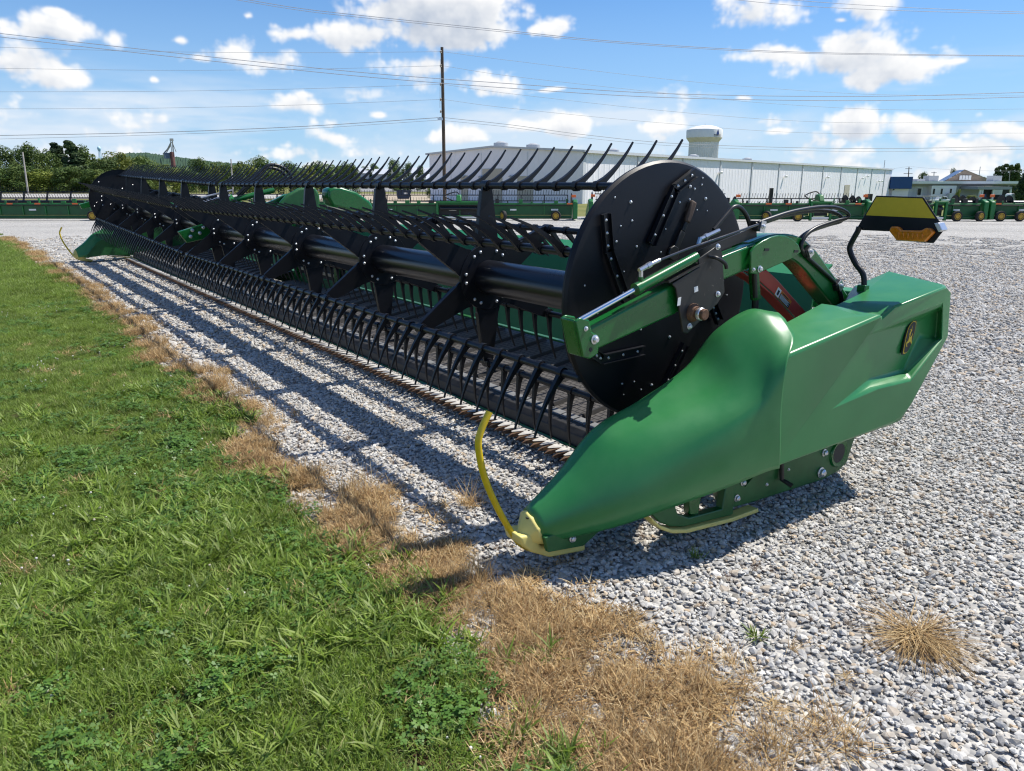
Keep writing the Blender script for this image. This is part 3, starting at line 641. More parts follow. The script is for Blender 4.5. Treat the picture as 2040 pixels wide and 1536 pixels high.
def half_reel(xa, xb, spiders, tilt, near):
    org = Vector((xa, AY, AZ_))
    def xf(p): q = p - org; return org + Vector((q.x, q.y, q.z + q.x*tilt))
    def seg(a, b): return xf(Vector(a)), xf(Vector(b))
    a, b = seg((xa, AY, AZ_), (xb, AY, AZ_))
    part(MB().cyl(a, b, .112, n=40), 'reel_tube', M['tube'])
    xs = np.arange(xa + .14, xb - .05, .1717)
    for ang, td in BATS:
        y = AY + RB*math.cos(R(ang)); z = AZ_ + RB*math.sin(R(ang)); a, b = seg((xa, y, z), (xb - .02, y, z))
        bt = part(MB().cyl(a, b, .0205, n=14), 'bat_tube', M['black'])
        if near:
            for x in xs: link('tine', TINE, bt, xf(Vector((x, y, z))), (R(td) + random.gauss(0, .012), 0, random.gauss(0, .012)))
        else:
            st = MB()
            for x in xs:
                t = tine_mesh(); m = Matrix.Translation(xf(Vector((x, y, z)))) @ Euler((R(td) + random.gauss(0, .012), 0, random.gauss(0, .012))).to_matrix().to_4x4(); st.add([m @ Vector(v) for v in t.v], t.f)
            tag(st.build('tines', M['tine'], bt, smooth=30), 'close row of curved black tines on this bat', kind='stuff')
    for x in spiders:
        o = spider(x, xf=xf)
        for ang, _ in BATS:
            for da in (-21, 21):
                r = .178; link('bolt', BOLT, o, (-.014, r*math.cos(R(ang+da)), r*math.sin(R(ang+da))), (0, 0, math.pi), (.95,)*3)
            link('bolt', BOLT, o, (-.02, (RB+.005)*math.cos(R(ang)), (RB+.005)*math.sin(R(ang)) + .022), (0, R(90), 0), (1.0,)*3)
    return xf
half_reel(X0, XM - .06, [4.1, 5.65, 7.2, 8.75, 10.2], 0.0, True)
xf2 = half_reel(XM + .10, X1, [10.75, 12.3, 13.85, 15.4, 16.95], 0.0225, False)

# end shields
def shield(x, c, r, side):
    mb = MB().lathe([(.05, 0), (r-.03, 0), (r-.012, .004*side), (r, .018*side), (r, .030*side), (r-.006, .030*side), (r-.014, .016*side), (.05, .012*side)], 72, c=(x, c[0], c[1]), axis='x')
    return part(mb, 'end_shield', M['shield'])
sh = shield(2.545, (-2.77, 1.118), .64, 1)
for y, z in [(-2.408,1.588),(-2.509,1.566),(-2.523,1.481),(-2.451,1.459),(-2.427,1.389),(-2.842,1.56),(-2.752,1.434),(-2.912,1.572),(-2.973,1.521),(-3.03,1.575),(-2.996,1.643),(-2.998,1.675),(-2.944,1.623),(-2.91,1.634),(-2.728,1.325),(-2.484,1.247),(-2.324,1.064),(-2.614,.954),(-2.652,.985),(-2.824,.892),(-2.585,.693),(-2.71,.656),(-2.636,.643),(-2.5,.695),(-2.515,.637),(-3.218,1.148),(-3.255,1.07),(-3.049,1.515),(-2.24,1.20),(-2.56,1.36),(-3.10,1.30)]:
    bolt((2.545, y, z), sh, random.choice((.32, .4, .5, .7)))
for pts in ([(-2.338,1.514),(-2.362,1.349),(-2.483,1.115)], [(-2.916,1.698),(-2.782,1.626),(-2.64,1.373)], [(-2.275,.888),(-2.345,.844),(-2.62,.852)], [(-2.922,.841),(-2.79,.64)], [(-3.121,1.029),(-3.182,.937)]):
    mb = MB(); P3 = [Vector((2.532, y, z)) for y, z in pts]
    for a, b in zip(P3, P3[1:]):
        d = (b-a).normalized(); s = Vector((0, -d.z, d.y))
        mb.bar(a - d*.004, b + d*.004, .010, .046, up=s)
        for sg in (-1, 1): mb.bar(a + s*.022*sg - Vector((.012, 0, 0)) - d*.002, b + s*.022*sg - Vector((.012, 0, 0)) + d*.002, .018, .004, up=s)
    o = sub(mb, 'shield_bracket', M['black'], sh)
    for a, b in zip(P3, P3[1:]):
        for t in (.15, .5, .85): bolt(a.lerp(b, t) - Vector((.006, 0, 0)), sh, .6)
wp = [Vector((2.53, y, z)) for y, z in [(-2.814,1.336),(-2.859,1.421),(-2.887,1.472)]]
mb = MB(); mb.bar(wp[0], wp[1], .014, .036, up=(0, 1, 0)); mb.bar(wp[1], wp[2], .014, .026, up=(0, 1, 0)); mb.cyl((2.522, -2.80, 1.318), (2.538, -2.80, 1.318), .038, n=8)
sub(mb, 'lever', M['plate'], sh, bevel=.004)
sub(MB().bar((2.528, -2.882, 1.462), (2.528, -2.924, 1.565), .022, .038, up=(0, 1, 0)), 'lever_grip', M['brown'], sh, bevel=.009)
cfar = xf2(Vector((X1 + .02, -2.77, 1.118)))
shf = shield(cfar.x, (cfar.y, cfar.z), .64, -1)
for k in range(26):
    a = random.uniform(0, 6.28); r = random.choice((.25, .4, .5, .56)); link('bolt', BOLT, shf, (cfar.x - .004, cfar.y + r*math.cos(a), cfar.z + r*math.sin(a)), (0, 0, math.pi), (1.3,)*3)

# cutterbar: guards, knife sections, bar, lip, belts
KY = -2.70
GU = MB()
GU.add([(-.015, -.03, -.013), (.015, -.03, -.013), (.015, -.03, .012), (-.015, -.03, .012), (-.011, .045, -.013), (.011, .045, -.013), (.011, .045, .010), (-.011, .045, .010), (0, .085, -.004)],
       [(0,3,2,1),(0,1,5,4),(1,2,6,5),(2,3,7,6),(3,0,4,7),(4,5,8),(5,6,8),(6,7,8),(7,4,8)])
GU.box((-.036, -.05, -.014), (.036, -.028, .006))
GU = GU.mesh('guard', M['guard'], 0)
SE = MB().prism([(-.036, -.068), (.036, -.068), (.036, -.030), (.008, .046), (-.008, .046), (-.036, -.030)], .002, .005, 'z')
for dx in (-.02, .02): SE.cyl((dx, -.052, .005), (dx, -.052, .008), .007, n=8, mi=1)
SE = SE.mesh('knife_section', [M['section'], M['dark']], 0)
cb = part(MB().prism([(KY-.072, .055), (KY-.072, .088), (KY-.10, .100), (KY-.115, .09), (KY-.115, .05)], X0 - .02, X1 - .05), 'cutterbar', M['green'], bevel=.003)
n_g = int((X1 - X0 - .1)/.0762)
for i in range(n_g):
    x = X0 + .05 + i*.0762
    link('guard', GU, cb, (x, KY + .005, .078 + random.uniform(-.002, .002)), (random.gauss(0, .04), 0, random.gauss(0, .05)))
    link('knife_section', SE, cb, (x + .02, KY - .005, .091), (random.gauss(0, .03), random.gauss(0, .03), random.gauss(0, .02)))
for i in range(0, n_g, 2):
    bolt((X0 + .06 + i*.0762, KY - .078, .094), cb, 1.1, rot=(0, R(90), 0))
part(MB().prism([(-2.815, .075), (-2.818, .165), (-2.850, .200), (-2.905, .207), (-2.905, .19), (-2.845, .15), (-2.845, .075)], X0 - .02, X1 - .05), 'rubber_lip', M['lip'], bevel=.006)
ts = MB().box((-.058, -.035, 0), (.058, .035, .008)).mesh('belt_strip', M['tab'], 0)
strip = part(MB().prism([(-2.905, .180), (-2.905, .196), (-2.99, .206), (-2.99, .18)], X0 + .03, X1 - .08), 'strip_support', M['lip'])
for i in range(int((X1-X0-.2)/.13)): link('belt_strip', ts, strip, (X0 + .12 + i*.13, -2.948, .2025 + random.uniform(-.001, .001)), (R(-6.7), 0, 0))
def belt_mat():
    m = mat('belt_rubber_dashed', (0.085, 0.077, 0.072), 0.6, var=0.15, vscale=5)
    N = m.node_tree.nodes; L = m.node_tree.links; b = N['Principled BSDF']
    tc = N.new('ShaderNodeTexCoord'); br = N.new('ShaderNodeTexBrick'); br.inputs['Scale'].default_value = 1.0
    br.inputs['Brick Width'].default_value = .055; br.inputs['Row Height'].default_value = .040; br.inputs['Mortar Size'].default_value = .004; br.inputs['Mortar Smooth'].default_value = .2
    L.new(tc.outputs['Object'], br.inputs['Vector'])
    bp = N.new('ShaderNodeBump'); bp.inputs['Strength'].default_value = 1.0; bp.inputs['Distance'].default_value = .006; bp.invert = True
    L.new(br.outputs['Fac'], bp.inputs['Height']); L.new(bp.outputs[0], b.inputs['Normal'])
    src = b.inputs['Base Color'].links[0].from_socket
    mx = N.new('ShaderNodeMix'); mx.data_type = 'RGBA'; L.new(br.outputs['Fac'], mx.inputs[0]); L.new(src, mx.inputs[6]); mx.inputs[7].default_value = (.012, .011, .011, 1); L.new(mx.outputs[2], b.inputs['Base Color'])
    return m
BELT = belt_mat()
CL = MB().prism([(-.017, 0), (.017, 0), (.008, .022), (-.008, .022)], -.46, .46, 'y').mesh('belt_cleat', M['cleat'], 0)
def belt(xa, xb):
    o = part(MB().prism([(-2.985, .186), (-2.985, .200), (-3.95, .338), (-3.95, .324)], xa, xb), 'draper_belt', BELT)
    k = int((xb - xa)/.31)
    for i in range(k): link('belt_cleat', CL, o, (xa + .16 + i*.31, -3.468, .2705), (math.atan2(-.138, .965), 0, 0))
belt(X0 + .06, 9.35); belt(11.3, X1 - .1)
part(MB().prism([(-2.985, .12), (-2.985, .15), (-4.0, .22), (-4.0, .19)], 9.4, 11.25), 'feed_belt', BELT)
# rear wall of the platform
bs = part(MB().prism([(-3.93, .375), (-3.945, .375), (-3.975, .60), (-4.03, 1.04), (-4.05, 1.10), (-4.18, 1.165), (-4.18, 1.18), (-4.035, 1.115), (-4.015, 1.045), (-3.96, .60)], X0 - .05, 9.3), 'back_sheet', M['sheet'])
part(MB().prism([(-3.93, .375), (-3.945, .375), (-3.975, .60), (-4.03, 1.04), (-4.05, 1.10), (-4.18, 1.165), (-4.18, 1.18), (-4.035, 1.115), (-4.015, 1.045), (-3.96, .60)], 11.35, X1), 'back_sheet', M['sheet'])
part(MB().prism([(-4.0, .30), (-4.02, .30), (-4.10, 1.06), (-4.08, 1.06)], 9.302, 11.348), 'feed_opening_shade', M['dark'])  # no hole here: a dark panel stands in for the shaded opening
for x in (9.5, 11.05): part(MB().box((x, -3.99, .26), (x + .1, -3.93, 1.02)), 'opening_post', M['green'], bevel=.008)
part(MB().box((9.62, -3.985, .40), (11.03, -3.96, .44)), 'opening_sill', M['steel'])
part(MB().prism([(-4.21, .90), (-4.36, .90), (-4.36, 1.03), (-4.21, 1.03)], X0 - .3, X1 + .1), 'frame_beam', M['sheet'], bevel=.012)
part(MB().prism([(-3.98, .12), (-4.22, .12), (-4.22, .34), (-3.98, .34)], X0 - .1, X1), 'frame_beam', M['dgreen'], bevel=.012)
for i in range(9):
    x = 2.9 + i*1.85
    part(MB().prism([(-4.11, .34), (-4.22, .34), (-4.33, .90), (-4.22, .90)], x, x + .06), 'frame_strut', M['dgreen'])

# ------------------------------------------------------------------ dividers at both ends
FAIR = [
 [(2.285,-1.80,.150),(2.262,-1.79,.185),(2.265,-1.775,.230),(2.30,-1.765,.272),(2.345,-1.765,.288),(2.39,-1.78,.265),(2.42,-1.80,.13)],
 [(2.205,-1.93,.175),(2.17,-1.93,.24),(2.178,-1.93,.32),(2.225,-1.94,.388),(2.30,-1.95,.420),(2.39,-1.96,.39),(2.46,-1.97,.15)],
 [(2.11,-2.10,.215),(2.065,-2.10,.31),(2.08,-2.11,.42),(2.14,-2.12,.52),(2.24,-2.13,.58),(2.37,-2.14,.562),(2.47,-2.15,.2)],
 [(2.02,-2.32,.275),(1.975,-2.32,.38),(1.985,-2.33,.52),(2.04,-2.34,.615),(2.16,-2.36,.672),(2.33,-2.38,.665),(2.48,-2.40,.25)],
 [(1.945,-2.52,.325),(1.905,-2.52,.45),(1.905,-2.53,.59),(1.945,-2.55,.690),(2.08,-2.60,.765),(2.28,-2.64,.805),(2.47,-2.66,.3)],
 [(1.90,-2.70,.362),(1.872,-2.69,.48),(1.866,-2.67,.63),(1.89,-2.69,.76),(2.03,-2.73,.885),(2.25,-2.79,.965),(2.46,-2.84,.35)],
 [(1.88,-2.80,.380),(1.852,-2.77,.50),(1.845,-2.74,.68),(1.868,-2.755,.85),(1.985,-2.86,.995),(2.20,-2.93,1.040),(2.45,-2.98,.4)],
 [(1.868,-2.865,.382),(1.843,-2.82,.50),(1.836,-2.785,.70),(1.842,-2.80,.900),(1.925,-2.955,.998),(2.15,-3.03,1.030),(2.45,-3.08,.4)],
]
COVER = dict(ridge0=(1.868,-2.815,.918), ridge1=(1.83,-3.519,1.039), A=(1.85,-3.533,.946), B=(1.838,-3.877,.990), C=(1.83,-4.135,1.023), D=(1.83,-4.187,.834), E=(1.84,-3.928,.641), G=(1.85,-3.544,.648), H=(1.86,-3.329,.619),
  Ei=(1.880,-3.955,.668), Gi=(1.885,-3.60,.680), Bp=(1.905,-4.06,.946), Cp=(1.885,-4.215,.985), Dp=(1.885,-4.235,.815), Mm=(1.905,-4.09,.855), Ep=(1.905,-3.965,.676),
  f0=(1.83,-3.66,1.068), f1=(1.83,-4.126,1.127), rt=(1.84,-4.20,1.089), rm=(1.84,-4.284,.841), rl=(1.84,-4.233,.782), r2=(1.85,-3.995,.485), br=(1.87,-3.944,.424), b2=(1.88,-3.877,.405), bm=(1.87,-3.39,.395), bs=(1.87,-2.80,.388),
  s1=(1.93,-3.47,1.028), v1=(1.862,-3.60,1.012), in6=(2.05,-2.98,.99), in5=(2.10,-3.44,1.063), in4=(2.12,-3.60,1.036), in3=(2.14,-3.72,1.046), n1=(2.13,-3.90,1.086), n2=(2.255,-4.0,1.090), ir=(2.20,-4.26,1.165), f2=(1.86,-4.20,1.125),
  zi=(2.20,-4.28,.45), zj=(2.2,-3.0,.45), zk=(2.3,-4.03,.45))
def divider(mir):
    mx = (lambda p: (20.66 - p[0], p[1], p[2])) if mir else (lambda p: p)
    rows = [curve(s_, 5) for s_ in FAIR]; cols = [curve([r_[j] for r_ in rows], 6) for j in range(len(rows[0]))]
    n = len(cols); k = len(cols[0]); v = [mx(cols[j][i]) for i in range(k) for j in range(n)]
    mb = MB().add(v, [(i*n+j, i*n+j+1, (i+1)*n+j+1, (i+1)*n+j) for i in range(k-1) for j in range(n-1)])
    fo = part(mb, 'divider_fairing', M['cover'], smooth=180)
    sd = fo.modifiers.new('thick', 'SOLIDIFY'); sd.thickness = .006; sd.offset = -1 if not mir else 1
    q = {k: mx(p) for k, p in COVER.items()}; names = list(q); ix = {k: i for i, k in enumerate(names)}
    F = ['ridge0 ridge1 A H bm bs', 'H G E r2 br b2 bm', 'E D rm rl r2', 'D C f1 f2 rt rm', 'C B A v1 f0 f1', 'ridge1 v1 A', 'A B Bp', 'A Bp Mm Ep Gi H', 'Gi H G', 'B C Cp Bp', 'C D Dp Cp', 'Bp Cp Dp Mm', 'Mm Dp D Ei Ep', 'D E Ei', 'Ei E G Gi', 'Ep Ei Gi',
         'ridge0 in6 in5 s1 ridge1', 's1 in5 in4 v1', 'ridge1 s1 v1', 'v1 in4 in3 f0', 'f0 in3 n1 ir f2 f1', 'n1 n2 ir', 'ir zi rm rt f2', 'zi r2 rl rm', 'in6 zj zi ir n2', 'zi zj bs bm b2 br r2', 'n2 zk zi', 'ridge0 bs zj in6']
    mb = MB().add(list(q.values()), [tuple(ix[k] for k in t.split()) for t in F if t not in ('n2 zk zi', 'in6 zj zi ir n2')])
    mb.add([q['in6'], q['in5'], q['in4'], q['in3'], q['n1'], q['n2'], q['ir'], q['zi'], q['zj']], [tuple(range(9))])
    co = part(mb, 'divider_cover', M['cover'], smooth=30, bevel=.020, seg=5)
    # yellow nose, its strap and the bent rod
    tip = (2.36, -1.685, .195); cs = FAIR[0]
    ring0 = [(2.352 + (p[0]-2.352)*1.03, p[1]+.012, .2 + (p[2]-.2)*1.03) for p in cs]
    ring1 = [(2.352 + (p[0]-2.352)*.58, p[1]+.048, .168 + (p[2]-.2)*(.42 if p[2] > .2 else .70)) for p in cs]
    ring2 = [(2.352 + (p[0]-2.352)*.2, -1.694, .185 + (p[2]-.2)*.16) for p in cs]
    back = [(2.352 + (p[0]-2.352)*1.03, p[1]-.03 if i not in (0, 6) else p[1]-.16, .2 + (p[2]-.2)*1.03 if i not in (0, 6) else .085) for i, p in enumerate(cs)]
    mb = MB().add([mx(p) for r_ in (back, ring0, ring1, ring2) for p in r_], [(i*7+j, i*7+(j+1) % 7, (i+1)*7+(j+1) % 7, (i+1)*7+j) for i in range(3) for j in range(7)] + [tuple(range(21, 28))])
    nose = part(mb, 'divider_nose', M['cream'], smooth=60, bevel=.006, seg=2)
    sub(MB().lathe([(.001, -.008), (.011, -.006), (.012, 0), (.001, .001)], 12, c=mx((2.318, -1.755, .272))), 'plug', M['dark'], nose)
    part(MB().prism([(-1.684,.212),(-1.70,.165),(-1.75,.118),(-1.85,.062),(-2.06,.030),(-2.06,.062),(-1.88,.112),(-1.80,.135),(-1.77,.20)], mx((2.285, 0, 0))[0], mx((2.41, 0, 0))[0]), 'nose_shoe', M['cream'], bevel=.012, seg=3)
    rod = [(-1.587,.764),(-1.545,.690),(-1.532,.625),(-1.559,.489),(-1.621,.339),(-1.694,.203),(-1.753,.125),(-1.851,.070),(-2.042,.035)]
    part(MB().tube([mx((2.36, y, z)) for y, z in [tuple(p[1:]) for p in curve([(0, *r_) for r_ in rod], 6)]], .0145, 12), 'divider_rod', M['yellow'], smooth=60)
    mb = MB().prism([(-1.80, .125), (-1.78, .20), (-1.93, .20), (-2.10, .235), (-2.14, .16), (-2.0, .095)], mx((2.235, 0, 0))[0], mx((2.26, 0, 0))[0])
    lo = part(mb, 'nose_bracket', M['dgreen'], bevel=.004)
    bolt(mx((2.232, -1.93, .155)), lo, 1.5, flip=not mir)
    if mir: part(MB().prism([(-1.9, .12), (-2.3, .16), (-4.1, .12), (-4.1, .95), (-3.2, .95), (-2.75, .70), (-2.2, .45)], 18.14, 18.17), 'end_panel', M['dgreen'])
    # frame and skid below the cover
    xa, xb = mx((2.10, 0, 0))[0], mx((2.20, 0, 0))[0]
    fr = part(MB().prism([(-2.85, .10), (-3.035, .085), (-3.64, .058), (-3.795, .072), (-3.876, .11), (-3.925, .24), (-3.93, .50), (-2.80, .50), (-2.80, .18)], xa, xb), 'end_frame', M['dgreen'], bevel=.008)
    sub(MB().lathe([(.055, -.004), (.075, -.010), (.082, 0), (.082, .006)], 28, c=(min(xa, xb) - .002, -3.765, .19), axis='x'), 'access_ring', M['green'], fr)
    sub(MB().lathe([(.001, -.006), (.056, -.006), (.056, .0)], 28, c=(min(xa, xb) - .001, -3.765, .19), axis='x'), 'access_hole', M['dark'], fr)
    sub(MB().bar(mx((2.095, -2.93, .20)), mx((2.095, -3.15, .34)), .008, .02, up=(1, 0, 0)), 'brace', M['dgreen'], fr)
    for y, z, s_ in ((-3.605, .113, 2.6), (-2.88, .147, 1.6), (-2.92, .22, 1.5), (-3.62, .225, 1.8), (-3.12, .16, .8), (-3.3, .2, .7)): bolt(mx((2.10, y, z)), fr, s_, flip=not mir)
    mb = MB().tube([mx((2.09, -3.21, .30)), mx((2.08, -3.22, .17)), mx((2.03, -3.24, .145))], .013, 10)
    sub(mb, 'latch_rod', M['hose'], fr)
    mb = MB().prism([(-2.262, .235), (-2.32, .178), (-2.395, .135), (-2.49, .108), (-2.845, .071), (-2.845, .30), (-2.78, .30), (-2.76, .125), (-2.52, .145), (-2.44, .185), (-2.40, .27)], mx((2.085, 0, 0))[0], mx((2.13, 0, 0))[0])
    part(mb, 'skid_frame', M['dgreen'], bevel=.006)
    mb = MB().prism([(-2.52, .27), (-2.54, .15), (-2.60, .13), (-2.62, .28)], mx((2.10, 0, 0))[0], mx((2.14, 0, 0))[0])
    part(mb, 'skid_hanger', M['green'], bevel=.004)
    sk = [(-2.252,.225),(-2.312,.170),(-2.389,.128),(-2.49,.100),(-2.825,.064),(-3.031,.060)]
    top = [(y, z) for y, z in sk]; bot = [(y - .006, z - .022) for y, z in sk[::-1]]
    part(MB().prism(top + bot, mx((2.072, 0, 0))[0], mx((2.135, 0, 0))[0]), 'skid_plate', M['cream'], bevel=.004)
    return co
CO = divider(False); divider(True)
# emblem in the recess of the near cover
def emb(a, b, off):
    dx = (a - 575)/15.36; dy = (b - 780)/15.36
    y = -3.945 - .0050*dx - .0007*dy; z = .866 + .0006*dx - .0026*dy
    return (1.85 + (-3.533 - y)*.1065 - off - max(0, .80 - z)*.02, y, z)
def plate3(pts, off, name, m, parent, th=.002):
    n = len(pts); v = [emb(a, b, off) for a, b in pts] + [emb(a, b, off - th) for a, b in pts]
    return sub(MB().add(v, [tuple(range(n)), tuple(range(2*n-1, n-1, -1))] + [(i, (i+1) % n, n+(i+1) % n, n+i) for i in range(n)]), name, m, parent, smooth=0)
def rounded(c):
    return [tuple(p[:2]) for p in curve([(*q, 0) for q in c + c[:1]], 5)[:-1]]
outer = [(500,450),(600,350),(720,300),(810,340),(850,420),(790,700),(690,970),(640,1090),(520,1230),(400,1265),(320,1210),(350,1000),(420,700)]
def shrink(pts, k): 
    cx = sum(p[0] for p in pts)/len(pts); cy = sum(p[1] for p in pts)/len(pts); return [(cx + (a-cx)*(1 - k/230), cy + (b-cy)*(1 - k/470)) for a, b in pts]
em = plate3(rounded(outer), .006, 'emblem', M['dark'], CO, .006)
plate3(rounded(shrink(outer, 24)), .0075, 'emblem_border', M['sign'], CO)
plate3(rounded(shrink(outer, 48)), .009, 'emblem_field', M['dark'], CO)
deer = [(430,890),(428,950),(448,1040),(470,1035),(455,945),(475,930),(520,938),(578,908),(600,960),(630,1040),(652,1000),(638,930),(640,860),(652,780),(672,740),(668,680),(655,745),(600,775),(568,772),(580,720),(600,640),(640,590),(652,570),(625,560),(655,500),(655,430),(638,520),(605,548),(575,515),(578,545),(602,562),(538,655),(545,685),(556,690),(540,760),(505,850)]
plate3(deer, .0105, 'emblem_deer', M['sign'], CO)

# ------------------------------------------------------------------ reel arms, cylinders, hoses at the near end
def yz3(pts, x): return [Vector((x, y, z)) for y, z in pts]
am = part(MB().prism([(-1.975, 1.075), (-2.445, 1.213), (-2.81, 1.330), (-3.03, 1.375), (-3.10, 1.345), (-3.035, 1.262), (-2.815, 1.214), (-2.50, 1.087), (-2.005, .978)], 2.225, 2.29), 'reel_arm', M['green'], bevel=.010, seg=3)
BQ = [(-1.900,1.122),(-1.925,1.132),(-1.975,1.120),(-1.990,1.069),(-2.03,1.045),(-2.03,.972),(-1.985,.955),(-1.945,.968)]
mb = MB().prism(BQ, 2.208, 2.220).prism(BQ, 2.295, 2.307).prism([(-1.898,1.123),(-1.910,1.127),(-1.957,.967),(-1.943,.967)], 2.220, 2.295)
br = sub(mb, 'arm_bracket', M['green'], am, bevel=.006)
bolt((2.208, -2.003, 1.035), am, 1.7); bolt((2.208, -1.955, 1.085), am, .9)
sub(MB().lathe([(.001, -.001), (.009, -.001), (.009, .001)], 12, c=(2.2075, -1.985, .995), axis='x'), 'pin_hole', M['dark'], am)
PL = [(-2.385,1.238),(-2.554,1.300),(-2.546,1.336),(-2.674,1.392),(-2.705,1.351),(-2.743,1.172),(-2.699,1.125),(-2.504,1.005),(-2.474,1.015),(-2.410,1.216)]
pl = part(MB().prism([(y - .05, z - .008) for y, z in PL], 2.195, 2.205), 'pivot_plate', M['plate'], bevel=.003)
sub(MB().prism([(-2.41,1.235),(-2.62,1.302),(-2.62,1.31),(-2.41,1.243)], 2.19, 2.34), 'plate_fold', M['plate'], pl)
sub(MB().prism([(-2.475,1.165),(-2.495,1.168),(-2.492,1.132),(-2.472,1.13)], 2.193, 2.1945), 'white_tag', M['white'], pl)
sub(MB().prism([(-2.575,1.205),(-2.600,1.208),(-2.605,1.185),(-2.580,1.18)], 2.193, 2.1945), 'white_tag', M['white'], pl)
pp = part(MB().lathe([(.025, .03), (.025, -.045), (.022, -.048), (.016, -.048)], 24, c=(2.17, -2.58, 1.09), axis='x').lathe([(.042, .026), (.042, .018), (.031, .0)], 24, c=(2.17, -2.58, 1.09), axis='x'), 'pivot_pipe', M['rust'])
sub(MB().lathe([(.0255, .0), (.029, -.004), (.029, -.016), (.0255, -.020)], 24, c=(2.16, -2.58, 1.09), axis='x'), 'pipe_collar', M['bolt'], pp)
part(MB().tube(curve([(2.19, -2.66, 1.335), (2.16, -2.675, 1.33), (2.15, -2.72, 1.305), (2.15, -2.735, 1.282)], 5), .0085, 10), 'latch_handle', M['hose'])
for y, z in ((-2.715, 1.375), (-2.74, 1.16), (-2.56, 1.03)): bolt((2.195, y, z), pl, 1.2)
# rear link plate, elbow and strut down to the frame
el = part(MB().prism([(-2.961,1.339),(-2.991,1.365),(-3.050,1.388),(-3.106,1.402),(-3.165,1.408),(-3.219,1.404),(-3.28,1.385),(-3.335,1.355),(-3.363,1.318),(-3.302,1.292),(-3.02,1.231),(-2.974,1.237)], 2.195, 2.21), 'link_plate', M['green'], bevel=.004)
for y, z in ((-3.06, 1.345), (-3.30, 1.325)): sub(MB().bar((2.1935, y, z), (2.1935, y - .035, z - .002), .003, .012, up=(0, 0, 1)), 'slot', M['dark'], el)
bolt((2.195, -3.035, 1.255), el, 1.4); bolt((2.195, -2.99, 1.255), el, .8)
ctr = curve([(2.30,-3.02,1.325),(2.30,-3.20,1.352),(2.30,-3.38,1.335),(2.30,-3.52,1.27),(2.30,-3.66,1.17),(2.30,-3.80,1.07),(2.30,-3.93,.97),(2.30,-3.98,.90)], 5)
mb = MB(); v = []
for i, p in enumerate(ctr):
    d = (ctr[min(i+1, len(ctr)-1)] - ctr[max(i-1, 0)]).normalized(); nn = Vector((0, -d.z, d.y)); t = i/(len(ctr)-1); w = .052 + .010*math.sin(t*3.14)
    for sx, sn in ((-.055, -1), (.055, -1), (.055, 1), (-.055, 1)): v.append(p + Vector((sx, 0, 0)) + nn*w*sn)
k = len(ctr); mb.add(v, [(4*i+j, 4*i+(j+1) % 4, 4*i+4+(j+1) % 4, 4*i+4+j) for i in range(k-1) for j in range(4)] + [(0, 1, 2, 3), tuple(4*k-4+j for j in range(4))])
part(mb, 'arm_post', M['green'], bevel=.008)
part(MB().prism([(-3.83,.96),(-4.02,1.07),(-4.07,.98),(-4.07,.80),(-3.83,.80)], 2.36, 2.375), 'post_gusset', M['green'], bevel=.004)
# extension cylinder above the arm
cy = part(MB().tube(yz3([(-2.244,1.222),(-2.605,1.335)], 2.22), .0235, 18), 'ram_barrel', M['green'], smooth=50)
sub(MB().tube(yz3([(-1.925,1.118),(-2.25,1.224)], 2.22), .0115, 14), 'ram_rod', M['chrome'], cy, smooth=50)
sub(MB().tube(yz3([(-2.236,1.2195),(-2.262,1.2275)], 2.22), .027, 18), 'ram_gland', M['green'], cy)
sub(MB().cyl((2.22,-2.268,1.235), (2.22,-2.266,1.270), .011, n=12), 'ram_port', M['green'], cy)
mb = MB().cyl((2.22,-2.266,1.265), (2.22,-2.264,1.30), .010, n=6).cyl((2.22,-2.255,1.297), (2.22,-2.315,1.318), .0105, n=6).cyl((2.22,-2.318,1.318), (2.22,-2.375,1.334), .009, n=12).cyl((2.22,-2.30,1.312), (2.22,-2.325,1.321), .0125, n=6)
part(mb, 'hydraulic_fitting', M['steel'])
part(MB().tube(yz3([(-2.37,1.332),(-2.55,1.372),(-2.80,1.418),(-3.03,1.462)], 2.22), .0058, 8), 'steel_line', mat('steel_line_dark_reflection', (0.10, 0.10, 0.105), .3, metal=.8))  # the tube's dark reflection is put into its base colour
part(MB().cyl((2.24,-2.64,1.385), (2.24,-2.652,1.415), .010, n=6).cyl((2.24,-2.648,1.408), (2.24,-2.775,1.443), .0095, n=6).cyl((2.24,-2.68,1.417), (2.24,-2.70,1.423), .013, n=6), 'hydraulic_fitting', M['steel'])
part(MB().prism([(-2.60,1.345),(-3.06,1.452),(-3.07,1.40),(-2.85,1.36),(-2.70,1.315)], 2.25, 2.257), 'line_bracket', M['plate'])
def hose(pts, x, r=.0105, name='hose', xs=None):
    P3 = [Vector((x if xs is None else xs[i], y, z)) for i, (y, z) in enumerate(pts)]
    return part(MB().tube(curve(P3, 7), r, 10), name, M['hose'], smooth=60)
hose([(-2.775,1.444),(-2.862,1.514),(-2.905,1.543),(-2.954,1.539),(-3.007,1.499),(-3.048,1.435)], 2.27)
hb = [(-3.03,1.462),(-3.083,1.474),(-3.296,1.512),(-3.514,1.531),(-3.679,1.528),(-3.794,1.502),(-3.813,1.474),(-3.693,1.457),(-3.533,1.429),(-3.448,1.392),(-3.418,1.341),(-3.453,1.300),(-3.609,1.215),(-3.78,1.118),(-3.86,1.02),(-3.87,.93)]
hose(hb, 2.235); hose([(y + .012, z - .019) for y, z in hb], 2.262)
